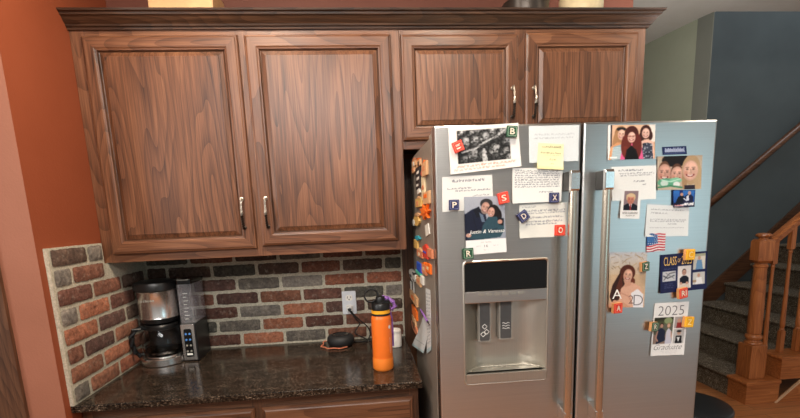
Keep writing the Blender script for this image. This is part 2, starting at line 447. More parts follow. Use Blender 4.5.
def upper(label, x0, x1, zb, zt, doors, handles):
    t = thing('upper_cabinet', label, 'cabinet', ((x0+x1)/2, -.15, zb))
    MB().box(x0, x1, -.29, -.003, zb+.02, zt).build('cabinet_box', 'oakd_z', t)
    fr = MB()
    fr.box(x0, x1, FY, -.285, zb, doors[0][2]+.012, 1).box(x0, x1, FY, -.285, doors[0][3]-.012, zt, 1)
    xs = [x0]+[v for d in doors for v in (d[0]+.012, d[1]-.012)]+[x1]
    for a, b in zip(xs[::2], xs[1::2]): fr.box(a, b, FY-.0003, -.285, zb, zt, 0)
    fr.build('face_frame', ['oak_z', 'oak_x'], t, bevel=.0015)
    for i, (a, b, c, d) in enumerate(doors):
        p = panel_door('door', t, a, b, c, d, FY)
        pull(p, *handles[i], FY-.0205)
    return t
ZT = 2.2273
upper('large dark oak wall cabinet with two tall raised-panel doors above the coffee maker', -.003, 1.206, 1.372, ZT,
      [(.041, .597, 1.404, 2.2015), (.620, 1.1725, 1.412, 2.2025)], [(.558, 1.484, 1.607), (.6495, 1.484, 1.607)])
upper('shorter dark oak wall cabinet with two small doors above the refrigerator', 1.207, 2.216, 1.775, ZT,
      [(1.2095, 1.678, 1.808, 2.200), (1.706, 2.178, 1.806, 2.204)], [(1.653, 1.882, 2.003), (1.7405, 1.881, 2.002)])
# side panel that carries on down beside the refrigerator bay
cr = MB(); prof = [(0, ZT-.004), (-.008, ZT-.004), (-.010, ZT+.003), (-.016, ZT+.005), (-.018, ZT+.011), (-.027, ZT+.020), (-.036, ZT+.031), (-.042, ZT+.034), (-.044, ZT+.041), (-.052, ZT+.044), (-.054, ZT+.0505), (0, ZT+.0505)]
n = len(prof); vs = []; X0, X1 = -.003, 2.2165
for d, z in prof:
    o = -d
    vs += [(X0, FY-.0008 if d == 0 else FY-o, z), (X1+o*.9, FY-.0008 if d == 0 else FY-o, z), (X1+o*.9, FY+.012, z)]
# left end of the crown returns against the wall: a short extension past the cabinet keeps its sloped end
fs = []
for i in range(n):
    j = (i+1) % n
    fs += [(3*i, 3*i+1, 3*j+1, 3*j), (3*i+1, 3*i+2, 3*j+2, 3*j+1)]
fs += [tuple(3*i for i in range(n))]
cr.add(vs, fs)
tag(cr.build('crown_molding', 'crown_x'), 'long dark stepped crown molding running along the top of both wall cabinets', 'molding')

# base cabinet under the counter
t = thing('base_cabinet', 'dark oak base cabinet with drawers under the black counter', 'cabinet', (.6, -.3, 0))
MB().box(.003, 1.2, -.57, -.003, .1, .888).box(.003, 1.2, -.52, -.003, 0, .1).build('cabinet_box', 'oakd_z', t)
fb = MB()
fb.box(.003, 1.2, -.59, -.57, .835, .888, 1).box(.003, 1.2, -.59, -.57, .1, .13, 1).box(.003, 1.2, -.59, -.57, .655, .70, 1)
for a, b in ((.003, .035), (.585, .637), (1.165, 1.2)): fb.box(a, b, -.5903, -.57, .1, .888, 0)
fb.build('face_frame', ['oakd_z', 'oakd_x'], t, bevel=.0015)
for a, b in ((.03, .598), (.623, 1.178)):
    d = panel_door('drawer', t, a, b, .69, .844, -.59, flat=True)
    k = MB(); c = (a+b)/2
    k.tube([(c-.05, -.61, .768), (c-.048, -.632, .768), (c-.03, -.642, .768), (c, -.645, .768), (c+.03, -.642, .768), (c+.048, -.632, .768), (c+.05, -.61, .768)], .0055, 10)
    k.build('drawer_pull', 'pewter_dark', d, smooth=True)
    p = panel_door('door', t, a, b, .12, .665, -.59)
    pull(p, b-.03 if a < .3 else a+.03, .53, .65, -.6105)

tag(MB().box(-.003, 1.2136, -.637, -.0005, .8885, .914).build('countertop', 'granite', bevel=.004, seg=3), 'polished dark speckled granite countertop below the brick backsplash', 'countertop')

# ================================================================== REFRIGERATOR
FD = -.7858; FX0, FX1, FG = 1.2513, 2.1600, 1.7150; FT = 1.7730; FB = .70
fr = thing('refrigerator', 'tall stainless steel refrigerator covered with papers and magnets', 'refrigerator', (1.7, -.45, 0))
MB().box(FX0, FX1, -.722, -.16, .02, 1.7526).build('case', 'fridge_side', fr, bevel=.004)
gk = MB()
for a, b in ((FX0+.012, FG-.012), (FG+.012, FX1-.012)):
    gk.box(a, a+.05, -.7365, -.7205, FB+.01, 1.742).box(b-.05, b, -.7365, -.7205, FB+.01, 1.742).box(a, b, -.7365, -.7205, 1.70, 1.742).box(a, b, -.7365, -.7205, FB+.01, FB+.05)
gk.box(FX0+.012, FX1-.012, -.7365, -.7205, .07, FB-.02)
gk.build('gasket', 'gasket', fr)
MB().box(FX0+.03, FX1-.03, -.70, -.2, 0, .03).build('plinth', 'black_matte', fr)
for a in (FX0+.004, FX1-.075): MB().box(a, a+.07, -.765, -.66, 1.7526, 1.766).lathe([(.016, 0), (.016, .012), (.012, .016)], (a+.03, -.745, 1.757), 2, 16).build('hinge_cover', 'hinge_grey', fr, bevel=.003)
DX0, DX1, DZ0, DZ1 = 1.3370, 1.6100, .952, 1.357   # dispenser opening
ld = MB(); xs = [FX0, DX0, DX1, FG-.0035]; zs = [FB, DZ0, DZ1, FT]; yf, yb = FD, -.7365
def grid_front(mb, xs, zs, y, hole):
    for i in range(len(xs)-1):
        for j in range(len(zs)-1):
            if (i, j) == hole: continue
            mb.add([(xs[i], y, zs[j]), (xs[i+1], y, zs[j]), (xs[i+1], y, zs[j+1]), (xs[i], y, zs[j+1])], [(0, 1, 2, 3)])
R_ = .006
grid_front(ld, [FX0+R_, DX0, DX1, FG-.0035-R_], [FB+R_, DZ0, DZ1, FT-R_], FD, (1, 1))
def door_sides(mb, x0, x1, z0, z1, hole=False):
    o = [(x0+R_, z0+R_), (x1-R_, z0+R_), (x1-R_, z1-R_), (x0+R_, z1-R_)]
    m = [(x0+.0018, z0+.0018), (x1-.0018, z0+.0018), (x1-.0018, z1-.0018), (x0+.0018, z1-.0018)]
    e = [(x0, z0), (x1, z0), (x1, z1), (x0, z1)]
    for A, B, ya, yb_ in ((o, m, FD, FD+.0018), (m, e, FD+.0018, FD+R_), (e, e, FD+R_, -.7365)):
        for i in range(4):
            j = (i+1) % 4
            mb.add([(A[i][0], ya, A[i][1]), (A[j][0], ya, A[j][1]), (B[j][0], yb_, B[j][1]), (B[i][0], yb_, B[i][1])], [(0, 1, 2, 3)])
    if hole: grid_front(mb, [x0, DX0-.004, DX1+.004, x1], [z0, DZ0-.004, DZ1+.004, z1], -.7365, (1, 1))
    else: mb.add([(x0, -.7365, z0), (x1, -.7365, z0), (x1, -.7365, z1), (x0, -.7365, z1)], [(3, 2, 1, 0)])
door_sides(ld, FX0, FG-.0035, FB, FT, True)
ldo = ld.build('door', 'steel', fr)
# dispenser parts, all on the left door
def rounded(x0, x1, z0, z1, r, n=5):
    P = []
    for cx, cz, a0 in ((x1-r, z0+r, -PI/2), (x1-r, z1-r, 0), (x0+r, z1-r, PI/2), (x0+r, z0+r, PI)):
        for k in range(n+1): t = a0+PI/2*k/n; P.append((cx+r*math.cos(t), cz+r*math.sin(t)))
    return P
rim = MB(); A = rounded(DX0-.006, DX1+.006, DZ0-.006, DZ1+.006, .014); B = rounded(DX0+.001, DX1-.001, DZ0+.001, DZ1-.001, .010); n = len(A)
vs = [(x, FD-.0004, z) for x, z in A]+[(x, FD-.003, z) for x, z in [((a[0]*.5+b[0]*.5), (a[1]*.5+b[1]*.5)) for a, b in zip(A, B)]]+[(x, FD-.001, z) for x, z in B]+[(x, FD+.03, z) for x, z in B]
rim.add(vs, [(k*n+i, k*n+(i+1) % n, (k+1)*n+(i+1) % n, (k+1)*n+i) for k in range(3) for i in range(n)])
rim.build('dispenser_rim', 'steel_recess', ldo, smooth=True)
MB().box(DX0, DX1, FD+.001, FD+.02, 1.261, DZ1).build('display_window', 'dispenser_black', ldo, bevel=.004)
st = MB().box(DX0, DX1, FD-.0012, FD+.045, 1.224, 1.262).build('control_strip', 'steel', ldo, bevel=.002)
bt = MB()
for i in range(6):
    a = DX0+.044+i*.0262; bt.prism(rounded(a, a+.021, 1.2463, 1.2563, .004, 3), 1, FD-.0024, FD-.001)
bt.build('button', 'steel_recess', st)
# recess: curved cove open to the front
rc = MB(); z0, z1 = .985, 1.2245; K = 14; dep = .058
P = []
for k in range(K+1):
    t = k/K; x = DX0+.001+(DX1-DX0-.002)*t; P.append((x, FD+.002+dep*min(1, (math.sin(PI*t)*1.75)**.8 if 0 < t < 1 else 0)))
vs = [(x, y, z0) for x, y in P]+[(x, y, z1) for x, y in P]; m = K+1
rc.add(vs, [(i, i+1, m+i+1, m+i) for i in range(K)]+[tuple(range(m, 2*m))])
rc.build('recess', 'steel_recess', ldo, smooth=True)
tr = MB(); tr.add([(x, y, .992) for x, y in P]+[(DX0+.001, FD+.001, .992), (DX1-.001, FD+.001, .992)], [tuple(range(K+1))])
tr.box(DX0+.001, DX1-.001, FD-.006, FD+.006, DZ0+.002, .986)
Q = [(DX0+.02+(DX1-DX0-.04)*k/K, FD+.008+.032*min(1, (math.sin(PI*k/K)*2)**.7 if 0 < k < K else 0)) for k in range(K+1)]
tr.tube([(x, y, .994) for x, y in Q], .003, 8)
tr.build('drip_tray', 'steel_recess', ldo, bevel=.0015)
for i, (a, b, c, d) in enumerate(((1.394, 1.427, 1.090, 1.218), (1.464, 1.500, 1.094, 1.219))):
    pd = MB(); y = FD+.030; pd.prism(rounded(a-.004, b+.004, c-.005, d+.002, .005, 3), 1, y, y+.022, 1); pd.prism(rounded(a, b, c, d, .004, 3), 1, y-.003, y+.01, 0)
    cx = (a+b)/2
    if i == 0:
        for qx, qz in ((cx-.001, c+.048), (cx-.006, c+.022), (cx+.006, c+.030)):
            s_ = .0085; P4 = [(qx-s_, y-.0036, qz), (qx, y-.0036, qz-s_), (qx+s_, y-.0036, qz), (qx, y-.0036, qz+s_)]
            for k in range(4): pd.tube([P4[k], P4[(k+1) % 4]], .0009, 5, 2)
    else:
        for q in range(3): pd.tube([(cx-.012+.004*k, y-.0036, c+.034+q*.009+.0022*math.sin(k*1.6)) for k in range(7)], .0009, 5, 2)
    pd.build('paddle', ['paddle_grey', 'print_grey', 'white_ink'], ldo)
rd = MB(); grid_front(rd, [FG+.0035+R_, FX1-R_], [FB+R_, FT-R_], FD, None); door_sides(rd, FG+.0035, FX1, FB, FT)
rdo = rd.build('door', 'steel', fr)
for zz0, zz1 in ((.40, .69), (.06, .39)):
    q = MB().box(FX0, FX1, FD, -.7365, zz0, zz1).build('freezer_drawer', 'steel', fr, bevel=.004)
    MB().tube([(FX0+.10, -.84, zz1-.06), (FX1-.10, -.84, zz1-.06)], .011, 12).box(FX0+.1, FX0+.13, -.84, FD, zz1-.07, zz1-.05).box(FX1-.13, FX1-.1, -.84, FD, zz1-.07, zz1-.05).build('handle', 'steel_v', q, smooth=True)
for xh, par in ((1.6665, ldo), (1.7745, rdo)):
    h = MB()
    h.prism([(xh-.0115, -.826), (xh-.0115, -.838), (xh-.007, -.842), (xh-.002, -.8435), (xh+.002, -.8435), (xh+.007, -.842), (xh+.0115, -.838), (xh+.0115, -.826)], 2, .815, 1.618)
    h.prism([(FD-.0003, 1.567), (-.834, 1.567), (-.834, 1.624), (FD-.0003, 1.624)], 0, xh-.0125, xh+.0125, 2)  # dark grey puts the bracket sides' dark reflection into the colour
    h.prism([(-.832, 1.565), (-.842, 1.565), (-.847, 1.570), (-.847, 1.618), (-.842, 1.626), (-.832, 1.626)], 0, xh-.0138, xh+.0138, 1)
    h.prism([(FD-.0003, .81), (-.838, .80), (-.842, .812), (-.842, .846), (-.838, .85), (FD-.0003, .86)], 0, xh-.0125, xh+.0125, 1)
    h.build('handle', ['steel_v', 'steel_bright', 'handle_mount'], par, bevel=.0012)

# ================================================================== PRINTS
class Pic:
    """a small painted sheet: colours on a fine grid of the paper itself (u right, v down, 0..1)"""
    def __init__(s, w, h, bg=(240, 240, 238)):
        s.w, s.h = w, h; s.a = np.ones((h, w, 3))*np.array(bg, float)
        s.U, s.V = np.meshgrid((np.arange(w)+.5)/w, (np.arange(h)+.5)/h); s.asp = w/h
    def put(s, m, c):
        m = np.clip(m, 0, 1)[..., None]; s.a = s.a*(1-m)+np.array(c, float)*m; return s
    def ell(s, cx, cy, rx, ry, c, rot=0, soft=None):
        dx, dy = (s.U-cx)*s.asp, s.V-cy; co, si = math.cos(rot), math.sin(rot)
        x = dx*co+dy*si; y = -dx*si+dy*co; rx *= s.asp
        d = np.sqrt((x/rx)**2+(y/ry)**2); k = min(rx, ry)*s.h*(soft or 1)
        return s.put((1-d)*k+.5, c)
    def poly(s, P, c):
        ins = np.zeros(s.U.shape, bool); n = len(P)
        for i in range(n):
            (x0, y0), (x1, y1) = P[i], P[(i+1) % n]
            if y0 == y1: continue
            cond = ((s.V >= min(y0, y1)) & (s.V < max(y0, y1)) & (s.U < x0+(s.V-y0)*(x1-x0)/(y1-y0))); ins ^= cond
        return s.put(ins.astype(float), c)
    def rect(s, x0, y0, x1, y1, c): return s.put(((s.U >= x0) & (s.U < x1) & (s.V >= y0) & (s.V < y1)).astype(float), c)
    def line(s, P, wd, c, k=1):
        m = np.zeros(s.U.shape); wpx = wd*s.h
        X, Y = s.U*s.w, s.V*s.h
        for (x0, y0), (x1, y1) in zip(P, P[1:]):
            x0, x1, y0, y1 = x0*s.w, x1*s.w, y0*s.h, y1*s.h; L = (x1-x0)**2+(y1-y0)**2 or 1e-9
            t = np.clip(((X-x0)*(x1-x0)+(Y-y0)*(y1-y0))/L, 0, 1)
            m = np.maximum(m, wpx/2-np.hypot(X-x0-t*(x1-x0), Y-y0-t*(y1-y0))+.5)
        return s.put(np.clip(m, 0, 1)*k, c)
    def vgrad(s, x0, y0, x1, y1, c0, c1):
        m = ((s.U >= x0) & (s.U < x1) & (s.V >= y0) & (s.V < y1))[..., None]; t = np.clip((s.V-y0)/(y1-y0), 0, 1)[..., None]
        s.a = np.where(m, np.array(c0, float)*(1-t)+np.array(c1, float)*t, s.a); return s
    def grain(s, amt, seed, block=1, box=(0, 0, 1, 1)):
        r = np.random.RandomState(seed); n = r.randn(s.h//block+1, s.w//block+1); n = np.kron(n, np.ones((block, block)))[:s.h, :s.w]
        m = ((s.U >= box[0]) & (s.U < box[2]) & (s.V >= box[1]) & (s.V < box[3]))
        s.a = np.clip(s.a+(n*m)[..., None]*amt, 0, 255); return s
    def script(s, x0, x1, y, hgt, c, seed, k=.8, wd=None, slope=0):
        """a line of handwriting too small to read"""
        r = random.Random(seed); x = x0; P = []; st = .011*(1.2/s.asp)
        while x < x1:
            if r.random() < .16 and len(P) > 4:
                s.line(P, wd or hgt*.28, c, k); P = []; x += st*1.6
            P.append((x, y+slope*(x-x0)+hgt*(r.choice((-.5, -.4, .35, .4, -.9 if r.random() < .3 else .3))))); x += st*r.uniform(.5, .9)
        if len(P) > 1: s.line(P, wd or hgt*.28, c, k)
        return s
    def face(s, cx, cy, r, skin, smile=True, tilt=0, beard=None, eye=(60, 40, 34)):
        ry = r; rx = r*.74/s.asp; sh = tuple(x*.82 for x in skin); co, si = math.cos(tilt), math.sin(tilt)
        def q(a, b): return (cx+(a*co-b*si)*r/s.asp, cy+(a*si+b*co)*r)
        s.ell(cx, cy, rx, ry, tuple(x*.88 for x in skin), tilt); s.ell(*q(.06, -.04), rx*.86, ry*.88, skin, tilt, .35); s.ell(*q(.15, -.42), rx*.5, ry*.3, tuple(min(255, x*1.06) for x in skin), tilt, .3)
        s.ell(*q(-.42, .22), rx*.26, ry*.2, tuple((x*.93, x*.84, x*.82)[i] for i, x in enumerate(skin)), tilt, .4); s.ell(*q(.46, .22), rx*.22, ry*.2, tuple((x*.95, x*.87, x*.85)[i] for i, x in enumerate(skin)), tilt, .4)
        if beard: s.ell(*q(0, .55), rx*.85, ry*.48, beard, tilt); s.ell(*q(0, .1), rx*.8, ry*.5, skin, tilt)
        s.ell(*q(.35, .25), rx*.42, ry*.5, tuple(x*.93 for x in skin), tilt)
        for a in (-.3, .3):
            s.line([q(a-.15, -.30), q(a+.15, -.31)], r*.08, tuple(x*.68 for x in skin)); s.ell(*q(a, -.13), rx*.2, ry*.11, tuple(x*.86 for x in skin), tilt); s.ell(*q(a, -.13), rx*.13, ry*.07, tuple(x*.45+q_*.3 for x, q_ in zip(skin, eye)), tilt)
        s.line([q(.02, -.1), q(.07, .2)], r*.09, sh); s.line([q(-.09, .25), q(.1, .25)], r*.08, sh)
        if smile:
            s.line([q(-.34, .42), q(-.15, .54), q(.15, .54), q(.34, .42)], r*.17, (150, 60, 60)); s.line([q(-.24, .45), q(0, .53), q(.24, .45)], r*.09, (245, 240, 235))
        else: s.line([q(-.26, .5), q(0, .46), q(.26, .5)], r*.1, (150, 70, 66))
        return s

def lerp2(C, u, v):
    a = C[0]*(1-u)+C[1]*u; b = C[3]*(1-u)+C[2]*u; return a*(1-v)+b*v
class Sheet:
    def __init__(s, name, label, cat, corners, pic, lift=.0012, curl=.004, group=None, thick=.0004, bend=0, axis=1, plane=FD):
        s.C = [at(u, v, axis, plane) for u, v in corners]; s.axis = axis
        s.lift, s.curl, s.bend = lift, curl, bend
        base = lerp2(s.C, .5, 1)
        s.root = None
        nx, ny = pic.w, pic.h
        if cat in ('photo', 'card', 'postcard'):          # prints are a touch soft
            q = np.pad(pic.a, ((1, 1), (1, 1), (0, 0)), 'edge'); pic.a = sum(q[i:i+ny, j:j+nx]*w for i, j, w in ((1, 1, .36), (0, 1, .16), (2, 1, .16), (1, 0, .16), (1, 2, .16)))
            g_ = pic.a.mean(2, keepdims=True); lo = g_ < 225; q = np.where(lo, (g_+(pic.a-g_)*.82-128)*1.10+116, pic.a); pic.a = np.clip(q, 0, 255)
        vs = [s.pt((i)/nx, j/ny) for j in range(ny+1) for i in range(nx+1)]
        fs = [(j*(nx+1)+i, (j+1)*(nx+1)+i, (j+1)*(nx+1)+i+1, j*(nx+1)+i+1) for j in range(ny) for i in range(nx)]
        me = bpy.data.meshes.new(name); loc = Vector(s.C[3]*.5+s.C[2]*.5); me.from_pydata([tuple(Vector(p)-loc) for p in vs], [], fs)
        a = me.color_attributes.new('Col', 'FLOAT_COLOR', 'CORNER')
        c = np.clip(pic.a/255, 0, 1); c = np.where(c <= .04045, c/12.92, ((c+.055)/1.055)**2.4).reshape(-1, 3)
        c4 = np.concatenate([np.repeat(c, 4, 0), np.ones((len(c)*4, 1))], 1).astype(np.float32); a.data.foreach_set('color', c4.ravel())
        me.materials.append(M['print_paper']); me.update()
        o = bpy.data.objects.new(name, me); COL.objects.link(o); o.location = loc; s.o = o; tag(o, label, cat, group)
        so = o.modifiers.new('thick', 'SOLIDIFY'); so.thickness = thick; so.offset = -1
    def pt(s, u, v, extra=0):
        p = np.array(lerp2(s.C, u, v)); c = s.lift+extra+s.curl*(abs(2*u-1)**3*.45*v+(max(0, v-.35)/.65)**2*.7)+s.bend*(u-.5)
        p[s.axis] -= c; return p
    def text(s, body, u0, v0, u1, v1, mat='ink_black', shear=0, thin=0, name='lettering'):
        V, F = text2d(body, shear, thin)
        mb = MB(); mb.add([s.pt(u0+(u1-u0)*x, v1+(v0-v1)*y, .0004) for x, y in V], F)
        return mb.build(name, mat, s.o)

INK = (70, 74, 96)
G_P = None
def P_bw():
    p = Pic(110, 78, (236, 232, 226)); p.grain(2, 1)
    x0, y0, x1, y1 = .12, .085, .865, .80
    p.rect(x0, y0, x1, y1, (46, 46, 46)); p.vgrad(x0, y0, x1, .3, (120, 120, 120), (60, 60, 60))
    heads = [(.17, .14, .09), (.31, .16, .11), (.60, .14, .11), (.74, .15, .10), (.22, .33, .155), (.50, .25, .15), (.36, .30, .12), (.82, .36, .14), (.33, .60, .15), (.20, .70, .12), (.47, .62, .12), (.64, .55, .17), (.78, .62, .15), (.84, .74, .10)]
    r = random.Random(5)
    for cx, cy, q in heads:
        g = r.randint(62, 112); f_ = 1/p.asp
        p.ell(cx, cy, q*.85*f_, q*1.05, (g*.28,)*3, 0, .5); p.ell(cx+.006, cy+q*.12, q*.72*f_, q*.92, (g*.8,)*3, 0, .35); p.ell(cx+q*.2, cy-q*.2, q*.42*f_, q*.4, (g+70,)*3, 0, .35)
        for a in (-.28, .30): p.ell(cx+a*q*f_, cy+q*.06, q*.14*f_, q*.09, (g*.42,)*3); p.ell(cx+a*q*f_*1.2, cy+q*.36, q*.2*f_, q*.18, (g+56,)*3, 0, .4)
        p.line([(cx, cy+q*.05), (cx+.003, cy+q*.32)], q*.12, (g+66,)*3); p.line([(cx-q*.26*f_, cy+q*.56), (cx+q*.3*f_, cy+q*.54)], q*.13, (g*.3,)*3)
    p.poly([(.475, .50), (.505, .50), (.54, .79), (.46, .79)], (186, 186, 186))
    p.line([(.18, .55), (.36, .50), (.52, .36), (.66, .28), (.84, .10)], .045, (190, 190, 190)); p.line([(.20, .52), (.38, .46), (.54, .40), (.70, .24)], .02, (70, 70, 70))
    p.line([(.84, .10), (.80, .2)], .03, (180, 180, 180))
    p.grain(22, 3, 2, (x0, y0, x1, y1))
    for m, (a, b) in (((p.U < x0), (0, 0)),): p.put(m.astype(float)*1, (236, 232, 226))
    p.rect(0, 0, 1, y0, (238, 235, 230)); p.rect(x1, 0, 1, 1, (236, 232, 227)); p.rect(0, y1, 1, 1, (236, 230, 224))
    p.script(.10, .95, .86, .035, (214, 120, 96), 3, .9); p.script(.06, .8, .93, .03, (216, 136, 112), 4, .9)
    return p
def P_note(w, h, lines, bg=(234, 234, 232), seed=1, col=INK, k=.6):
    p = Pic(w, h, bg); p.grain(1.6, seed)
    for i, (a, b, y, hh) in enumerate(lines): p.script(a, b, y, hh, col, seed*31+i, k)
    return p
def P_couple():
    p = Pic(86, 118, (238, 236, 236)); e = .745
    p.vgrad(.0, 0, 1, e, (176, 180, 192), (150, 156, 170))
    p.poly([(0, .30), (.18, .22), (.34, .18), (.52, .30), (.60, .74), (0, .745)], (30, 38, 66)); p.poly([(.22, .22), (.36, .17), (.46, .34), (.30, .36)], (22, 26, 44))
    p.ell(.55, .125, .155, .085, (62, 58, 60)); p.face(.52, .20, .105, (208, 158, 138), beard=(150, 128, 118), tilt=.25)
    p.poly([(.36, .27), (.46, .32), (.50, .44), (.42, .44)], (110, 128, 150))
    p.ell(.72, .26, .15, .115, (44, 28, 28)); p.ell(.83, .34, .09, .12, (40, 26, 26)); p.face(.66, .275, .085, (222, 168, 148), tilt=.2)
    p.poly([(.44, .50), (.58, .36), (.80, .36), (.96, .42), (.97, .60), (.86, .72), (.40, .745), (.06, .72), (.04, .62), (.40, .60)], (54, 88, 102))
    p.poly([(.80, .35), (.97, .40), (.95, .52), (.84, .50)], (26, 28, 40)); p.ell(.87, .45, .06, .04, (206, 150, 130)); p.ell(.08, .66, .07, .035, (210, 156, 134)); p.line([(.45, .62), (.80, .56)], .012, (36, 62, 76)); p.line([(.2, .30), (.3, .62)], .012, (20, 26, 50))
    p.grain(3, 3, 1, (0, 0, 1, e)); p.rect(0, e, 1, 1, (240, 238, 236))
    p.script(.38, .64, .80, .014, (140, 140, 146), 5, .7); p.script(.26, .38, .865, .012, (150, 150, 155), 6, .7); p.script(.68, .80, .865, .012, (150, 150, 155), 7, .7); p.script(.44, .56, .935, .012, (150, 150, 155), 8, .7)
    return p
def P_three():
    p = Pic(96, 70, (224, 176, 140)); p.vgrad(0, 0, 1, 1, (232, 190, 156), (220, 166, 130))
    p.rect(0, 0, .05, 1, (236, 234, 232)); p.rect(.05, 0, .085, .9, (70, 60, 66)); p.rect(.88, 0, 1, .5, (236, 226, 216))
    p.ell(.27, .25, .13, .22, (172, 124, 84)); p.ell(.20, .55, .10, .36, (186, 138, 94)); p.ell(.28, .12, .10, .055, (52, 44, 44)); p.face(.285, .28, .15, (238, 190, 168))
    p.poly([(.06, .62), (.2, .5), (.36, .5), (.36, 1), (.02, 1)], (230, 160, 110)); p.poly([(.12, .62), (.28, .56), (.36, 1), (.07, 1)], (150, 180, 190))
    for i in range(9): p.line([(.09, .66+.04*i), (.33, .64+.04*i)], .012, (240, 244, 244))
    p.ell(.80, .22, .12, .21, (78, 40, 34)); p.ell(.72, .34, .06, .14, (80, 42, 36)); p.ell(.90, .32, .05, .13, (78, 40, 34)); p.face(.80, .25, .15, (240, 194, 176))
    p.poly([(.70, .48), (.82, .42), (.97, .50), (.98, 1), (.70, 1)], (236, 190, 170)); p.poly([(.74, .54), (.84, .52), (.94, .56), (.96, 1), (.72, 1)], (70, 76, 96))
    r = random.Random(3)
    for i in range(26): p.ell(r.uniform(.74, .94), r.uniform(.56, .98), .018, .02, r.choice([(200, 200, 205), (30, 34, 54), (160, 164, 176)]))
    p.poly([(.26, 1), (.32, .62), (.46, .50), (.62, .50), (.72, .62), (.76, 1)], (236, 96, 152)); p.ell(.50, .28, .15, .25, (92, 42, 35)); p.ell(.39, .62, .11, .34, (124, 54, 44)); p.ell(.62, .62, .10, .36, (120, 50, 42))
    p.poly([(.36, 1), (.40, .72), (.5, .60), (.60, .72), (.66, 1)], (18, 18, 22)); p.face(.50, .36, .155, (240, 190, 172)); p.line([(.42, .33), (.58, .32)], .02, (150, 90, 80))
    for i in range(12): p.line([(.35+.02*i, .62), (.34+.022*i, .92)], .008, (176, 74, 52), .5 if .40 < .35+.02*i < .55 else .8) if not .42 < .35+.02*i < .58 else None
    p.rect(.04, .92, .20, .96, (240, 240, 240)); return p.grain(3, 8)
def P_selfie():
    p = Pic(92, 72, (200, 182, 160)); p.vgrad(0, 0, 1, .4, (190, 170, 146), (214, 196, 176)); p.ell(.40, .12, .30, .20, (40, 32, 34)); p.ell(.16, .52, .15, .38, (120, 84, 64)); p.face(.16, .50, .27, (220, 166, 146))
    p.ell(.44, .52, .14, .30, (112, 76, 58)); p.face(.445, .55, .24, (228, 176, 156))
    p.ell(.76, .42, .21, .44, (192, 160, 120)); p.ell(.92, .65, .09, .40, (198, 168, 128)); p.ell(.62, .72, .06, .3, (178, 144, 106)); p.face(.745, .44, .30, (238, 188, 166)); p.rect(.62, .88, .86, 1, (60, 50, 62))
    p.ell(.20, .78, .20, .13, (96, 176, 140)); p.ell(.42, .72, .14, .08, (130, 206, 168)); p.ell(.16, .80, .09, .09, (200, 220, 210)); p.ell(.44, .84, .08, .08, (226, 232, 230)); p.line([(.02, .92), (.3, .88), (.56, .94)], .05, (70, 150, 110)); p.line([(.1, .7), (.3, .76), (.52, .68)], .03, (190, 236, 214))
    return p.grain(4, 4)
def P_card():
    p = Pic(46, 70, (240, 240, 238)); x0, y0, x1, y1 = .15, .06, .86, .71
    p.rect(x0, y0, x1, y1, (150, 128, 134)); p.poly([(x0, y1), (x0, .56), (.34, .48), (.66, .48), (x1, .56), (x1, y1)], (30, 32, 50)); p.poly([(.42, .48), (.60, .48), (.52, y1)], (232, 232, 236)); p.poly([(.49, .52), (.54, .52), (.56, y1), (.48, y1)], (170, 40, 48))
    p.ell(.50, .28, .24, .15, (218, 186, 142)); p.face(.50, .36, .155, (220, 140, 116), smile=False); p.ell(.50, .21, .22, .055, (226, 196, 154)); return p.grain(3, 4, 1, (x0, y0, x1, y1))
def P_post():
    p = Pic(54, 44, (40, 104, 196)); p.vgrad(0, 0, 1, 1, (56, 130, 220), (30, 76, 160)); p.rect(.30, 0, .44, .5, (30, 60, 140))
    p.poly([(.10, .78), (.24, .40), (.42, .30), (.56, .44), (.60, .80)], (26, 30, 52)); p.ell(.40, .26, .07, .10, (214, 156, 130)); p.poly([(.44, .74), (.56, .34), (.76, .20), (.92, .40), (.94, .78)], (34, 42, 84)); p.ell(.74, .18, .075, .12, (206, 170, 160)); p.poly([(.62, .36), (.72, .30), (.74, .62), (.60, .66)], (220, 226, 240)); p.line([(.5, .5), (.62, .62), (.66, .56)], .07, (216, 220, 236))
    p.rect(0, .76, 1, 1, (24, 34, 70)); p.poly([(.04, .90), (.5, .82), (.5, .96), (.04, .96)], (236, 236, 240)); p.script(.52, .94, .84, .12, (244, 244, 246), 3, 1, .05); p.script(.06, .5, .90, .06, (190, 60, 60), 5, 1); p.line([(0, 0), (1, 0), (1, 1), (0, 1), (0, 0)], .05, (24, 40, 90)); return p.grain(4, 2)
def P_flag():
    p = Pic(50, 52, (236, 228, 226))
    for i in range(7):
        y = .05+.145*i; P = [(u/10, y+.05+.03*math.sin(u*.8)-.04*u/10) for u in range(11)]; p.line(P, .072, (196, 62, 76) if i < 6 else (170, 50, 66))
    P = [(0, .02), (.30, .0), (.56, .10), (.60, .56), (.30, .62), (0, .66)]; p.poly(P, (44, 88, 148))
    r = random.Random(2)
    for i in range(5):
        for j in range(5):
            if (i+j) % 2 == 0 or True: p.ell(.07+.115*i+.02*(j % 2), .10+.11*j, .028, .026, (220, 230, 240))
    p.ell(.2, .3, .2, .18, (60, 112, 172), 0, .2); return p.grain(6, 3, 2)
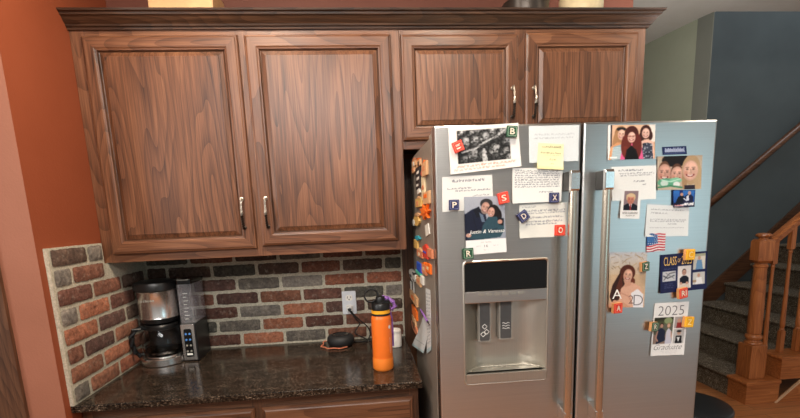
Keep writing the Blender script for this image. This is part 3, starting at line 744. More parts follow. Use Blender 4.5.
def P_girl():
    p = Pic(78, 110, (206, 196, 190)); p.vgrad(0, 0, 1, .4, (198, 200, 206), (214, 190, 158)); p.vgrad(0, .4, 1, 1, (214, 182, 144), (216, 176, 140))
    r = random.Random(9)
    for i in range(36):
        x, y = r.random(), r.uniform(0, .34); p.line([(x, y), (x+r.uniform(-.16, .16), y+r.uniform(-.05, .09))], .008, r.choice([(150, 120, 84), (120, 96, 72), (226, 214, 196), (190, 160, 110)]))
    p.ell(.50, .37, .21, .145, (104, 50, 32)); p.poly([(.30, .36), (.10, .60), (.02, .80), (.10, .92), (.34, .84), (.44, .56)], (70, 38, 30)); p.poly([(.34, .38), (.2, .66), (.24, .84), (.4, .66)], (112, 58, 40)); p.poly([(.58, .40), (.72, .50), (.70, .62), (.60, .58)], (126, 62, 40))
    p.poly([(.34, .66), (.46, .56), (.64, .54), (.86, .62), (.98, .80), (.98, 1), (.26, 1)], (232, 178, 150)); p.poly([(.62, .74), (.80, .66), (.96, .76), (.98, 1), (.70, 1)], (236, 234, 238)); p.poly([(.42, .50), (.60, .50), (.62, .60), (.44, .62)], (222, 166, 138))
    p.face(.515, .42, .118, (236, 182, 156), tilt=.1); p.poly([(0, .95), (.16, .86), (.40, .90), (.62, .99), (.6, 1), (0, 1)], (222, 164, 130)); p.line([(.3, .72), (.56, .80), (.66, .92)], .02, (212, 152, 126))
    return p.grain(4, 5)
def P_coll():
    p = Pic(104, 84, (34, 42, 92)); p.grain(2, 2)
    p.script(.08, .34, .38, .02, (200, 204, 220), 4, .7); p.rect(.05, .44, .34, .70, (204, 206, 210)); p.line([(.08, .66), (.2, .5), (.32, .48)], .03, (120, 120, 126)); p.line([(.07, .55), (.16, .62), (.30, .56)], .03, (90, 94, 104)); p.line([(.12, .48), (.3, .64)], .02, (140, 140, 146))
    for i in range(3): p.script(.09, .30, .77+.05*i, .018, (180, 186, 206), 9+i, .7)
    p.rect(.375, .33, .665, .93, (232, 226, 222)); p.ell(.515, .49, .045, .075, (60, 44, 38)); p.face(.515, .51, .07, (214, 164, 140)); p.poly([(.42, .66), (.48, .60), (.56, .60), (.62, .66), (.61, .80), (.43, .80)], (28, 32, 52)); p.ell(.45, .80, .03, .05, (210, 160, 136)); p.ell(.58, .80, .03, .05, (210, 160, 136)); p.poly([(.41, .82), (.62, .82), (.64, .93), (.39, .93)], (216, 204, 190))
    p.rect(.70, .05, .965, .47, (220, 214, 200)); p.poly([(.76, .47), (.78, .22), (.88, .22), (.92, .47)], (112, 158, 200)); p.ell(.83, .16, .03, .055, (208, 160, 136)); p.rect(.70, .05, .965, .12, (176, 178, 150))
    p.rect(.70, .53, .965, .86, (206, 204, 198)); p.ell(.83, .62, .03, .05, (206, 156, 132)); p.poly([(.76, .86), (.78, .68), (.89, .68), (.92, .86)], (232, 232, 232)); p.rect(.70, .74, .78, .80, (176, 150, 120)); return p.grain(3, 6)
def P_grad():
    p = Pic(80, 112, (242, 241, 239))
    p.rect(.04, .275, .60, .78, (110, 112, 96)); p.vgrad(.04, .275, .60, .40, (44, 42, 30), (110, 120, 84)); p.ell(.45, .34, .12, .06, (150, 168, 120)); p.rect(.04, .60, .60, .78, (156, 132, 120))
    p.poly([(.14, .78), (.16, .52), (.26, .47), (.38, .52), (.40, .72)], (40, 52, 80)); p.ell(.27, .42, .055, .045, (60, 44, 36)); p.ell(.27, .435, .045, .038, (206, 156, 134)); p.poly([(.40, .78), (.42, .54), (.48, .48), (.56, .54), (.60, .78)], (206, 206, 222)); p.ell(.48, .43, .055, .05, (170, 130, 90)); p.ell(.475, .435, .038, .035, (224, 176, 152)); p.line([(.16, .54), (.12, .66), (.18, .72)], .03, (204, 152, 130)); p.line([(.56, .56), (.58, .66)], .025, (224, 178, 156))
    p.rect(.635, .275, .955, .49, (176, 170, 168)); p.poly([(.70, .49), (.72, .38), (.84, .38), (.88, .49)], (170, 60, 60)); p.ell(.77, .35, .05, .04, (206, 160, 140))
    p.rect(.635, .51, .955, .78, (196, 194, 192)); p.poly([(.70, .78), (.72, .63), (.88, .63), (.90, .78)], (24, 24, 30)); p.ell(.80, .58, .055, .04, (206, 160, 138)); p.ell(.80, .55, .07, .02, (30, 28, 30)); p.poly([(.74, .66), (.84, .66), (.80, .76)], (232, 232, 232))
    p.script(.30, .80, .925, .014, (176, 176, 180), 4, .6); p.script(.34, .76, .955, .012, (184, 184, 188), 5, .6); return p.grain(2, 4)
def P_strip():
    p = Pic(60, 20, (28, 40, 84)); p.grain(3, 2); p.script(.10, .92, .5, .34, (170, 180, 206), 12, .9, .10); p.line([(.06, .86), (.94, .8)], .05, (90, 104, 150)); return p

Sheet('photo_print', 'white sheet with a black-and-white crowd photo, top left of the refrigerator', 'photo', [(448, 127.5), (518, 123), (520.5, 166.5), (450, 174.8)], P_bw(), .002, .005)
nt = P_note(64, 48, [(.12, .9, .24, .03), (.10, .88, .34, .03)], (214, 220, 222), 3, (130, 136, 148), .6)
Sheet('note_card', 'pale blank-looking card partly under the yellow sticky note', 'note', [(528.6, 126.2), (579.2, 125), (577.7, 161), (528.8, 163)], nt, .0012, .003)
Sheet('letter_page', 'handwritten letter page right below the yellow sticky note', 'letter', [(512.2, 168), (562.3, 168.6), (560.3, 201.2), (511.8, 203.6)],
      P_note(100, 72, [(.05, .95, .08+.065*i, .03) for i in range(8)]+[(.55, .86, .70, .03)], (232, 232, 228), 5, (70, 74, 90), .85), .0022, .004)
p = P_note(52, 52, [(.16, .92, .13, .05), (.16, .92, .16, .03), (.12, .9, .37, .045), (.3, .9, .45, .02), (.48, .74, .62, .05), (.5, .66, .78, .03)], (240, 235, 186), 7, (130, 120, 90), .75); p.vgrad(0, .86, 1, 1, (236, 230, 182), (222, 212, 158))
Sheet('sticky_note', 'square yellow sticky note with a few handwritten lines', 'note', [(537.9, 143), (563.1, 144.4), (561.7, 170), (535.7, 169)], p, .004, .007)
Sheet('note_card', 'white quotation card with grey handwriting, holding the navy letter P block', 'note', [(442, 177.2), (492, 174.6), (493.5, 208.6), (442.4, 212)],
      P_note(100, 70, [(.20, .84, .14, .05), (.10, .58, .35, .035), (.26, .96, .42, .035), (.60, .92, .58, .03)], (232, 231, 226), 9, (92, 92, 106), .85), .0008, .0)
cp_ = Sheet('photo_card', 'photo card of a couple in dark jackets hugging, above the water dispenser', 'card', [(463.6, 197), (503.8, 196), (506, 251.8), (465.8, 255)], P_couple(), .0035, .003)
cp_.text('Justin & Vanessa', .09, .575, .97, .655, 'white_ink', .3); cp_.text('16', .455, .84, .545, .885, 'ink_grey')
Sheet('note_card', 'handwritten cream card under the letter D and red O blocks', 'note', [(519.2, 205.2), (567, 202.3), (566, 236), (519.2, 238.2)],
      P_note(92, 66, [(.06, .34, .08, .03), (.14, .96, .20, .04), (.14, .96, .27, .03), (.12, .92, .40, .04), (.14, .92, .52, .04), (.14, .8, .60, .04)], (230, 229, 220), 11, (96, 100, 116), .8), .0012, .003)
Sheet('photo_print', 'colour photo of three women side by side, one with long red hair in front', 'photo', [(608, 125.2), (655, 124.6), (654, 158.7), (607, 160.2)], P_three(), .0015, .003)
Sheet('label_strip', 'small navy blue strip with white script, upper right of the refrigerator', 'magnet', [(662.2, 147), (686, 146), (686.6, 154.2), (662.6, 155)], P_strip(), .0015, 0, thick=.001)
Sheet('note_card', 'white note card behind the suited man portrait card beside the right handle', 'note', [(611.3, 167), (656.2, 165.4), (655, 199), (611.5, 200.8)],
      P_note(84, 64, [(.15, .7, .12, .04), (.18, .96, .21, .03), (.2, .9, .27, .03), (.5, .74, .45, .04), (.7, .78, .55, .03)], (236, 238, 236), 13, (104, 108, 120), .85), .0012, .003)
Sheet('photo_print', 'close-up photo of three smiling women with fair hair and green blur below', 'photo', [(656.9, 156.6), (701.8, 155.2), (699.5, 189), (656.2, 190.3)], P_selfie(), .003, .004)
cd = Sheet('portrait_card', 'small white card with a portrait of a man in suit and red tie', 'card', [(621.3, 189.4), (640.6, 189.2), (638, 218.8), (618.7, 218.3)], P_card(), .0035, .003)
cd.text('NEVER SURRENDER', .12, .775, .9, .845); cd.text('AUGUST 24', .30, .875, .74, .92)
Sheet('picture_postcard', 'small blue postcard with dark-suited figures and white lettering', 'postcard', [(672, 190), (694.4, 190), (693, 206.8), (672, 207.3)], P_post(), .0045, .002, thick=.001)
Sheet('note_card', 'plain white note with faint writing above the flag magnet', 'note', [(647, 204.2), (689.2, 206.4), (687, 235.8), (644.2, 236.8)],
      P_note(80, 60, [(.1, .9, .15, .03), (.1, .5, .26, .03), (.1, .94, .46, .03), (.1, .9, .52, .03), (.52, .72, .6, .03), (.1, .9, .72, .02)], (230, 234, 234), 17, (116, 120, 134), .75), .0012, .003)
Sheet('flag_magnet', 'square magnet showing a waving red, white and blue flag', 'magnet', [(646.6, 233.6), (665, 232.6), (664.3, 250.4), (646, 252.4)], P_flag(), .0035, 0, thick=.0015)
gl = Sheet('photo_card', 'photo card of a girl with long auburn hair and large letters', 'card', [(609, 252.2), (647, 252), (642.7, 307), (607.6, 307.2)], P_girl(), .0025, .004)
gl.text('A', .10, .67, .37, .84, 'white_ink'); gl.text('D', .70, .77, .96, .96, 'ink_grey', 0, .014); gl.text('2', .56, .78, .70, .93, 'ink_brown', 0, .014)
cg = Sheet('collage_card', 'navy blue announcement card with a collage of small photos', 'card', [(660.2, 255), (707, 250.8), (705, 288.4), (659, 293.4)], P_coll(), .0025, .004)
for w_, x_ in (('CLASS', (.07, .34)), ('2025', (.45, .67))): cg.text(w_, x_[0], .07, x_[1], .29, 'mg_gold_print')
cg.text('OF', .365, .13, .425, .23, 'mg_gold_print')
gr = Sheet('graduation_card', 'white graduation card dated 2025 with photos of a young couple', 'card', [(654.4, 303.2), (688.6, 301.3), (682.5, 354), (649.2, 355.5)], P_grad(), .0025, .004)
gr.text('2025', .12, .06, .88, .24, 'ink_grey', 0, .012); gr.text('Graduate', .08, .79, .92, .89, 'ink_grey', .5, .010)

# ------------------------------------------------------------------ letter block magnets
def letter_block(label, u, v, px, mat, letter, rot=0, turn=0, ink='letter_cream'):
    thick = turn != 0
    lift = .0065 if thick else .0045; d = .0048 if thick else .0032
    c = at(u, v, 1, FD-lift-d-.0005); s = px*.5/FPX*float(np.dot(np.array(c)-CAM, FW))
    t = thing('letter_block', label, 'magnet', tuple(c), 0, 'wooden letter block magnets'); t.rotation_euler = (0, rot, turn)
    MB().box(-s, s, -d, d+lift-.0045, -s, s).build('block', 'block_wood' if thick else mat, t, bevel=.0015, local=True)
    f = MB(); f.prism(rounded(-s*.97, s*.97, -s*.97, s*.97, s*.18, 3), 1, -d-.0012, -d+.002); f.build('face', mat, t, local=True)
    b = MB(); o = rounded(-s*.80, s*.80, -s*.80, s*.80, s*.16, 3); i = rounded(-s*.725, s*.725, -s*.725, s*.725, s*.12, 3); n = len(o)
    y = -d-.0012; b.add([(x, y-.0008, z) for x, z in o]+[(x, y-.0008, z) for x, z in i]+[(x, y+.001, z) for x, z in o]+[(x, y+.001, z) for x, z in i],
        [(k, (k+1) % n, n+(k+1) % n, n+k) for k in range(n)]+[(k, (k+1) % n, 2*n+(k+1) % n, 2*n+k) for k in range(n)]+[(n+k, n+(k+1) % n, 3*n+(k+1) % n, 3*n+k) for k in range(n)])
    rim = mat == 'block_red' or mat == 'block_yellow'
    b.build('border', {'block_navy': 'rim_navy', 'block_green': 'rim_green'}[mat] if not rim else 'block_'+mat[6:]+'_rim', t, local=True)
    V, F = text2d(letter) if letter else ([], [])
    if letter:
        w = s*(.42 if len(letter) == 1 else .56); l = MB(); P = [(-w+2*w*x, -s*.52+s*1.04*z) for x, z in V]; P += []
        for ox, oz in ((0, 0), (s*.07, 0), (0, s*.05)): l.add([(x+ox, y-.0009-.0001*ox/s, z+oz) for x, z in P], F)
        l.build('letter', ink, t, local=True)
    else:
        l = MB()
        for k, z in enumerate((.32, .12, -.30, -.42)): l.box(-s*.45, s*(.45 if k % 2 == 0 else .25), y-.0012, y, s*z-s*.06, s*z+s*.06)
        l.build('lettering', ink, t, local=True)
    return t
plain('rim_navy', rgb(120, 124, 160), .5); plain('rim_green', rgb(150, 176, 150), .5); plain('block_red_rim', rgb(240, 120, 96), .45); plain('block_yellow_rim', rgb(252, 206, 84), .45); plain('letter_pale', rgb(252, 224, 150), .5)
letter_block('red square magnet with two lines of white writing, tilted on the crowd photo', 458, 146.5, 10.5, 'block_red', '', -.36)
letter_block('dark green block magnet with letter B on the crowd photo', 511.8, 131.6, 11, 'block_green', 'B', .08)
letter_block('red block magnet with letter S above the couple photo card', 503.3, 198, 11, 'block_red', 'S', -.2)
letter_block('navy blue block magnet with letter P on the quotation card', 454, 205, 10.3, 'block_navy', 'P', 0)
letter_block('navy blue block magnet with letter X on the letter page', 554, 197.7, 10, 'block_navy', 'X', 0)
letter_block('navy blue block magnet with letter D, turned on its corner', 523.2, 216.2, 10.2, 'block_navy', 'D', -.62)
letter_block('red block magnet with letter O below the letter X block', 559.7, 230.2, 10.6, 'block_red', 'O', 0)
letter_block('green block magnet with letter R at the foot of the couple card', 468, 253.6, 11, 'block_green', 'R', -.04)
letter_block('green block magnet with letter Z beside the auburn-haired girl photo', 644.5, 266.5, 9.4, 'block_green', 'Z', -.06, .25)
letter_block('red block magnet with letter A under the auburn-haired girl photo', 617, 308, 10.4, 'block_red', 'A', 0, .2)
letter_block('yellow block magnet at the top edge of the navy collage card', 689.2, 254.6, 10.8, 'block_yellow', 'C', 0, .12, ink='letter_pale')
letter_block('red block magnet with letters RI under the navy collage card', 682.2, 293, 10.6, 'block_red', 'RI', -.12, .2)
letter_block('green block magnet with letter R on the left edge of the graduation card', 653.6, 326.6, 9.4, 'block_green', 'R', .1, .35)
letter_block('yellow block magnet on the right edge of the graduation card', 688, 321.8, 10.8, 'block_yellow', 'Z', .1, .12, ink='letter_pale')

# ------------------------------------------------------------------ souvenir magnets on the refrigerator's left side
SX = FX0
def sp(u, v): p = at(u, v, 0, SX); return p[1], p[2]
for nm, c in dict(mg_tan=(214, 166, 120), mg_gold=(218, 176, 100), mg_orange=(238, 112, 28), mg_red=(204, 62, 44), mg_blue=(38, 82, 190), mg_teal=(44, 152, 170), mg_white=(226, 222, 212), mg_black=(34, 32, 34), mg_brick=(212, 132, 94), mg_cream=(226, 206, 168), mg_grey=(140, 134, 126), mg_green=(70, 180, 150)).items(): plain(nm, rgb(*c), .5)
MAGS = 'souvenir magnets on the refrigerator side'
def souvenir(label, pieces, mats, cat='magnet', name='souvenir_magnet'):
    """pieces: (u0,v0,u1,v1,shape,material index, thickness) read on the plane of the refrigerator's side"""
    mb = MB()
    for u0, v0, u1, v1, shape, mi, th in pieces:
        y0, _ = sp(u0, (v0+v1)/2); y1, _ = sp(u1, (v0+v1)/2); _, za = sp((u0+u1)/2, v0); _, zb = sp((u0+u1)/2, v1)
        yl, yh = min(y0, y1), max(y0, y1); zl, zh = min(za, zb), max(za, zb); cy, cz = (yl+yh)/2, (zl+zh)/2
        x0, x1 = SX-th, SX+.0003
        if shape == 'box': mb.box(x0, x1, yl, yh, zl, zh, mi)
        elif shape == 'roof': mb.prism([(yl, zl), (yh, zl), (cy, zh)], 0, x0, x1, mi)
        elif shape == 'disc':
            mb.prism([(cy+(yh-yl)/2*math.cos(k*PI/9), cz+(zh-zl)/2*math.sin(k*PI/9)) for k in range(18)], 0, x0, x1, mi)
        elif shape == 'star': mb.prism([(cy+(yh-yl)/2*(1 if k % 2 == 0 else .55)*math.cos(k*PI/7+.4), cz+(zh-zl)/2*(1 if k % 2 == 0 else .55)*math.sin(k*PI/7+.4)) for k in range(14)], 0, x0, x1, mi)
        elif shape == 'slant': mb.prism([(yl, zl+(zh-zl)*.25), (yh-(yh-yl)*.2, zl), (yh, zh-(zh-zl)*.2), (yl+(yh-yl)*.2, zh)], 0, x0, x1, mi)
    return tag(mb.build(name, mats, bevel=.0012), label, cat, MAGS)
souvenir('small tan house-front magnet, topmost at the back of the refrigerator side', [(413.6, 160, 417.5, 166.5, 'box', 0, .008), (413.4, 157.6, 417.7, 160.4, 'roof', 1, .009), (415, 162, 416.2, 166, 'box', 2, .009)], ['mg_tan', 'mg_brick', 'mg_white'])
souvenir('second tan house magnet with a dark door beside the topmost one', [(418.2, 159.4, 422, 166.5, 'box', 0, .008), (418, 157.8, 422.2, 160, 'roof', 1, .009), (419.8, 161.5, 421, 166, 'box', 2, .009)], ['mg_tan', 'mg_orange', 'mg_black'])
souvenir('tall tan tower magnet nearest the door at the top', [(424, 162, 428.6, 176, 'box', 0, .009), (424.4, 159.6, 428, 162.4, 'roof', 1, .009), (425, 166, 427, 171, 'box', 2, .010)], ['mg_tan', 'mg_orange', 'mg_brick'])
souvenir('small orange-tan magnet left of the black and white strip', [(413, 167, 416.2, 173, 'box', 0, .007), (413.6, 168.5, 415.4, 171, 'box', 1, .008)], ['mg_tan', 'mg_brick'])
souvenir('long black and white strip magnet hanging on the refrigerator side', [(417, 167, 421.4, 189, 'box', 0, .006), (418, 171, 420.4, 174, 'box', 1, .0066), (418, 177, 420.6, 180, 'box', 1, .0066), (417.8, 184, 420, 186.5, 'box', 1, .0066), (418.4, 188, 421.2, 194.5, 'slant', 1, .006)], ['mg_black', 'mg_white'])
souvenir('long cream figure magnet with red head right of the black strip', [(423, 176, 426, 200, 'box', 0, .006), (422.8, 169, 426, 176.5, 'disc', 1, .008), (423.6, 185, 425.6, 190, 'disc', 2, .0075)], ['mg_cream', 'mg_red', 'mg_brick'])
souvenir('gold upright magnet left of the bright orange star-shaped one', [(417.2, 198, 423, 207, 'box', 0, .008), (417.6, 196, 422.4, 199, 'roof', 1, .008), (418.4, 201, 420, 206, 'box', 2, .009)], ['mg_gold', 'mg_tan', 'mg_brick'])
souvenir('tan block magnet just above the bright orange star-shaped one', [(425, 191.5, 431, 204, 'box', 0, .008), (426, 194, 429, 198, 'box', 1, .009)], ['mg_tan', 'mg_orange'])
souvenir('bright orange star-shaped crab magnet', [(421.8, 203, 432, 220, 'star', 0, .010), (424.5, 208, 429, 214, 'disc', 1, .013)], ['mg_orange', 'mg_orange'])
souvenir('gold and white figures magnet left below the orange crab', [(415.6, 215, 421, 226, 'disc', 0, .009), (414, 219, 417, 226, 'disc', 1, .010), (416.6, 212.6, 421, 217, 'disc', 2, .009)], ['mg_gold', 'mg_white', 'mg_tan'])
souvenir('small white paper tag on the refrigerator side', [(425.6, 223, 430, 237, 'slant', 0, .003)], ['mg_white'])
souvenir('blue-headed magnet with a tan body below it', [(417, 235.6, 421.2, 240.2, 'disc', 0, .010), (415, 240, 419, 248.2, 'box', 1, .008)], ['mg_teal', 'mg_gold'])
souvenir('brick red cottage magnet left of the red and blue striped one', [(418.6, 250, 424, 257, 'box', 0, .008), (418.4, 247.6, 424.2, 250.4, 'roof', 1, .009), (420, 252, 421.8, 256, 'disc', 2, .009)], ['mg_brick', 'mg_tan', 'mg_cream'])
souvenir('red and orange building magnet with blue stripe', [(425, 247, 429.5, 258, 'box', 0, .009), (429.5, 249, 434, 257.6, 'box', 1, .008), (425.4, 251, 428.6, 253, 'box', 2, .010), (425.2, 244, 429.4, 247.2, 'roof', 0, .009)], ['mg_red', 'mg_brick', 'mg_blue'])
souvenir('bright blue card magnet with teal lower edge', [(418, 262.8, 422.2, 271.5, 'box', 0, .006), (417.4, 271.4, 422.2, 274.4, 'box', 1, .008)], ['mg_blue', 'mg_green'])
souvenir('pair of brick-coloured houses magnet right of the blue card', [(423.6, 264, 427.6, 273.8, 'box', 0, .008), (427.7, 263.6, 432, 272.8, 'box', 1, .008), (423.6, 262, 427.6, 264.4, 'roof', 1, .008), (424.6, 267, 426.2, 270, 'box', 2, .009), (428.8, 266.6, 430.6, 269.6, 'box', 2, .009)], ['mg_brick', 'mg_orange', 'mg_cream'])
souvenir('round white magnet with a black face hanging at the back edge', [(411, 270, 417.6, 281, 'disc', 0, .010), (414.4, 272.2, 416.8, 275, 'disc', 1, .011), (411.6, 274, 413.6, 277, 'disc', 1, .011), (414.6, 279, 416.6, 281.4, 'box', 1, .010)], ['mg_white', 'mg_black'])
souvenir('small tan magnet with white side next to the round white one', [(418, 277.6, 422, 285, 'box', 0, .008), (422, 276, 424.4, 284, 'box', 1, .008), (418.6, 279, 421, 282, 'disc', 2, .009)], ['mg_tan', 'mg_white', 'mg_brick'])
souvenir('narrow white loop strap hanging below the round white magnet', [(411, 281.4, 411.9, 293, 'box', 0, .004), (413.6, 281.4, 414.5, 293, 'box', 0, .004), (411, 292, 414.5, 293.2, 'box', 0, .004)], ['mg_white'])
souvenir('tan square magnet at the foot of the white loop strap', [(411.6, 293.4, 418.2, 302, 'box', 0, .009), (413, 295.4, 416, 299.6, 'disc', 1, .010)], ['mg_tan', 'mg_orange'])
souvenir('long orange-tan figure magnet, lowest on the refrigerator side', [(413.6, 308, 418, 317, 'box', 0, .008), (413.4, 316, 417, 326, 'slant', 1, .008), (413, 323, 418.4, 331.5, 'disc', 2, .008), (414.6, 326, 416.4, 328.6, 'disc', 3, .009)], ['mg_orange', 'mg_tan', 'mg_brick', 'mg_black'])

def side_sheet(name, label, corners, w, h, lines, lift, splay, cat):
    Cs = [np.array(at(u, v, 0, SX)) for u, v in corners]; p = Pic(w, h, (228, 230, 228)); p.grain(2, 5)
    for i, (a, b, y, hh) in enumerate(lines): p.script(a, b, y, hh, (96, 110, 120), 60+i, .8)
    p.rect(0, .93, 1, 1, (190, 214, 218))
    vs = []
    for j in range(h+1):
        for i in range(w+1):
            q = np.array(lerp2(Cs, i/w, j/h)); t = j/h; q[0] -= lift+splay*t*t; vs.append(q)
    fs = [(j*(w+1)+i, (j+1)*(w+1)+i, (j+1)*(w+1)+i+1, j*(w+1)+i+1) for j in range(h) for i in range(w)]
    me = bpy.data.meshes.new(name); loc = Vector(vs[0]); me.from_pydata([tuple(Vector(v)-loc) for v in vs], [], fs)
    a = me.color_attributes.new('Col', 'FLOAT_COLOR', 'CORNER'); c = np.clip(p.a/255, 0, 1)**2.2; c = c.reshape(-1, 3)
    a.data.foreach_set('color', np.concatenate([np.repeat(c, 4, 0), np.ones((len(c)*4, 1))], 1).astype(np.float32).ravel())
    me.materials.append(M['print_paper']); me.update(); o = bpy.data.objects.new(name, me); COL.objects.link(o); o.location = loc
    so = o.modifiers.new('thick', 'SOLIDIFY'); so.thickness = .0005; so.offset = 0
    return tag(o, label, cat)
side_sheet('printed_list', 'long white printed sheet pinned near the door on the refrigerator side', [(425.6, 288), (430.4, 290), (432, 350), (427.6, 353.4)], 24, 90, [(.1, .9, .08+.055*i, .02) for i in range(15)], -.0001, .003, 'paper')
side_sheet('folded_flyer', 'white flyer tilted outward at the bottom of the refrigerator side', [(424, 314), (429, 322), (426.6, 353), (414.4, 345)], 30, 60, [(.1, .9, .75, .02)], -.0002, .013, 'paper')
pe = MB(); a = np.array(at(420.6, 309.5, 0, SX-.010)); b = np.array(at(429.6, 325, 0, SX-.016)); c = a*.2+b*.8
pe.tube([a, a*.6+b*.4, c], [.0032, .0042, .0042], 10, 0); pe.tube([c, b], [.0036, .0012], 10, 1)
pn = thing('clip_pen', 'purple pen hanging diagonally over the white flyer', 'pen', tuple(a)); pe.build('pen_body', ['purple_strap', 'mg_black'], pn, smooth=True)
MB().tube([a+np.array([-.004, 0, 0]), a*.55+b*.45+np.array([-.006, 0, 0])], .0012, 6).build('pocket_clip', 'mg_black', pn)

# ================================================================== COUNTER OBJECTS
CT = .914
# --- coffee maker
cx, cy = .121, -.172
cm = thing('coffee_maker', 'black and stainless drip coffee maker with clear side water tank', 'coffee maker', (cx, cy, CT))
MB().lathe([(.090, 0), (.0935, .003), (.0935, .030), (.090, .033), (.070, .0335), (.070, .0365), (0.001, .0365)], (cx, cy, CT), 2, 48).build('warming_base', 'steel_maker', cm, smooth=True)
MB().box(.035, .205, -.125, -.035, CT, 1.245).box(.045, .20, -.18, -.04, CT+.001, CT+.028).build('back_column', 'black_plastic', cm, bevel=.008)
MB().lathe([(.080, 1.120), (.0775, 1.128), (.0765, 1.232), (.079, 1.236)], (cx-.002, cy, 0), 2, 48).build('brew_basket_shell', 'steel_maker', cm, smooth=True)
MB().lathe([(.079, 1.236), (.086, 1.240), (.087, 1.262), (.083, 1.272), (.060, 1.279), (.001, 1.281)], (cx-.002, cy, 0), 2, 48).build('lid', 'black_plastic', cm, smooth=True)
MB().lathe([(.062, 1.095), (.070, 1.10), (.074, 1.12), (.001, 1.121)], (cx-.002, cy, 0), 2, 40).build('brew_basket', 'black_plastic', cm, smooth=True)
lg = MB()
V, F = text2d('coffee'); 
mk = MB()
for k in range(6): mk.box(cx-.036+k*.0095, cx-.030+k*.0095, cy-.0775, cy-.0765, 1.196, 1.2035)
mk.build('maker_mark', 'print_grey', cm)
ca = MB(); H = .952
ca.lathe([(.060, H), (.074, H+.006), (.083, H+.030), (.084, H+.055), (.078, H+.085), (.066, H+.112), (.060, H+.124), (.0575, H+.124), (.0635, H+.111), (.0755, H+.084), (.0815, H+.055), (.0805, H+.030), (.072, H+.0085), (.001, H+.003)], (cx, cy, 0), 2, 48)
car = ca.build('carafe', 'glass', cm, smooth=True, angle=60)
MB().lathe([(.0615, H+.115), (.0660, H+.117), (.0665, H+.132), (.062, H+.138), (.02, H+.142), (.001, H+.142)], (cx, cy, 0), 2, 40).build('carafe_lid', 'black_plastic', car, smooth=True)
MB().lathe([(.0722, H+.0095), (.0790, H+.024), (.0001, H+.0241)], (cx, cy, 0), 2, 40).build('coffee', 'coffee', car, smooth=True)
ang = math.radians(222); dx, dy = math.cos(ang), math.sin(ang)
hp = [(.060, H+.126), (.085, H+.131), (.110, H+.124), (.122, H+.098), (.122, H+.06), (.114, H+.028), (.100, H+.012), (.083, H+.016)]
hm = MB(); rr = [.010, .011, .012, .0115, .011, .011, .010, .008]
hm.tube([(cx+dx*a, cy+dy*a, z) for a, z in hp], rr, 12); hm.build('carafe_handle', 'black_plastic', car, smooth=True)
TX0, TX1, TY0, TY1 = .212, .276, -.205, -.045
MB().box(TX0, TX1, TY0+.004, TY1, CT, 1.084).build('tank_base', 'black_plastic', cm, bevel=.004)
cpn = MB().box(TX0+.001, TX1-.006, TY0-.001, TY0+.006, CT+.006, 1.082).build('control_panel', 'steel_maker', cm, bevel=.002)
MB().prism(rounded(TX0+.013, TX1-.018, CT+.022, 1.062, .008), 1, TY0-.0025, TY0).build('panel_face', 'black_gloss', cpn)
for r_ in range(4):
    for c_ in range(2):
        bx_, bz_ = TX0+.0215+c_*.016, CT+.048+r_*.026
        MB().lathe([(.0045, 0), (.0045, -.0015), (.003, -.002)], (bx_, TY0-.0025, bz_), 1, 12).build('button', 'display_blue' if r_ in (2, 3) else 'print_grey', cpn, smooth=True)
MB().box(TX0+.018, TX1-.023, TY0-.0032, TY0-.002, CT+.030, CT+.038).build('display', 'white_ink', cpn)
tk = MB(); o_ = rounded(TX0+.001, TX1, TY0+.004, TY1, .012, 4); i_ = rounded(TX0+.004, TX1-.003, TY0+.007, TY1-.003, .010, 4); n = len(o_)
z0, z1 = 1.084, 1.258
tk.add([(x, y, z0) for x, y in o_]+[(x, y, z1) for x, y in o_]+[(x, y, z1) for x, y in i_]+[(x, y, z0+.004) for x, y in i_],
       [(k*n+i, k*n+(i+1) % n, (k+1)*n+(i+1) % n, (k+1)*n+i) for k in range(3) for i in range(n)]+[tuple(range(n)), tuple(range(3*n, 4*n))])
tko = tk.build('water_tank', 'clear_plastic', cm, smooth=True)
mk = MB()
for k in range(8): mk.box(TX0+.026, TX0+(.046 if k % 2 else .040), TY0+.0025, TY0+.004, 1.105+k*.016, 1.1065+k*.016)
mk.build('fill_marks', 'white_ink', tko)
MB().prism(rounded(TX0-.001, TX1+.002, TY0+.002, TY1+.002, .012, 4), 2, 1.258, 1.274).box(TX0+.008, TX1-.010, TY0+.006, TY0+.03, 1.274, 1.277, 1).build('tank_lid', ['black_gloss', 'print_grey'], cm, bevel=.002)
# --- orange bottle
bx, by = 1.0785, -.468
bo = thing('water_bottle', 'orange insulated water bottle with black loop lid near the counter front', 'bottle', (bx, by, CT))
R = .0395
MB().lathe([(.034, .046), (R, .048), (R, .205), (.0385, .212), (.036, .217), (.0355, .221)], (bx, by, CT), 2, 48).build('body', 'orange_bottle', bo, smooth=True)
MB().lathe([(.036, 0), (.0395, .004), (.0412, .010), (.0408, .046), (.0400, .050), (.034, .050)], (bx, by, CT), 2, 48).build('boot', 'orange_boot', bo, smooth=True)
MB().lathe([(.0345, .220), (.0362, .2205), (.0362, .228), (.034, .229)], (bx, by, CT), 2, 40).build('black_ring', 'black_matte', bo, smooth=True)
MB().lathe([(.034, .2285), (.0368, .229), (.0368, .241), (.034, .242)], (bx, by, CT), 2, 40).build('yellow_ring', 'yellow_band', bo, smooth=True)
lid = MB().lathe([(.034, .2415), (.0365, .242), (.0365, .262), (.033, .268), (.018, .272), (.018, .288), (.016, .292), (.001, .292)], (bx, by, CT), 2, 40).box(bx-.006, bx+.036, by-.012, by+.012, CT+.262, CT+.278).build('lid', 'black_plastic', bo, smooth=True)
lp = MB(); lc = Vector((bx-.034, by+.002, CT+.297)); lp.tube([lc+Vector((.026*math.cos(2*PI*k/24), .010*math.cos(2*PI*k/24), .025*math.sin(2*PI*k/24))) for k in range(24)], .0042, 10, 0, True); lp.build('carry_loop', 'black_plastic', lid, smooth=True)
s_ = MB()
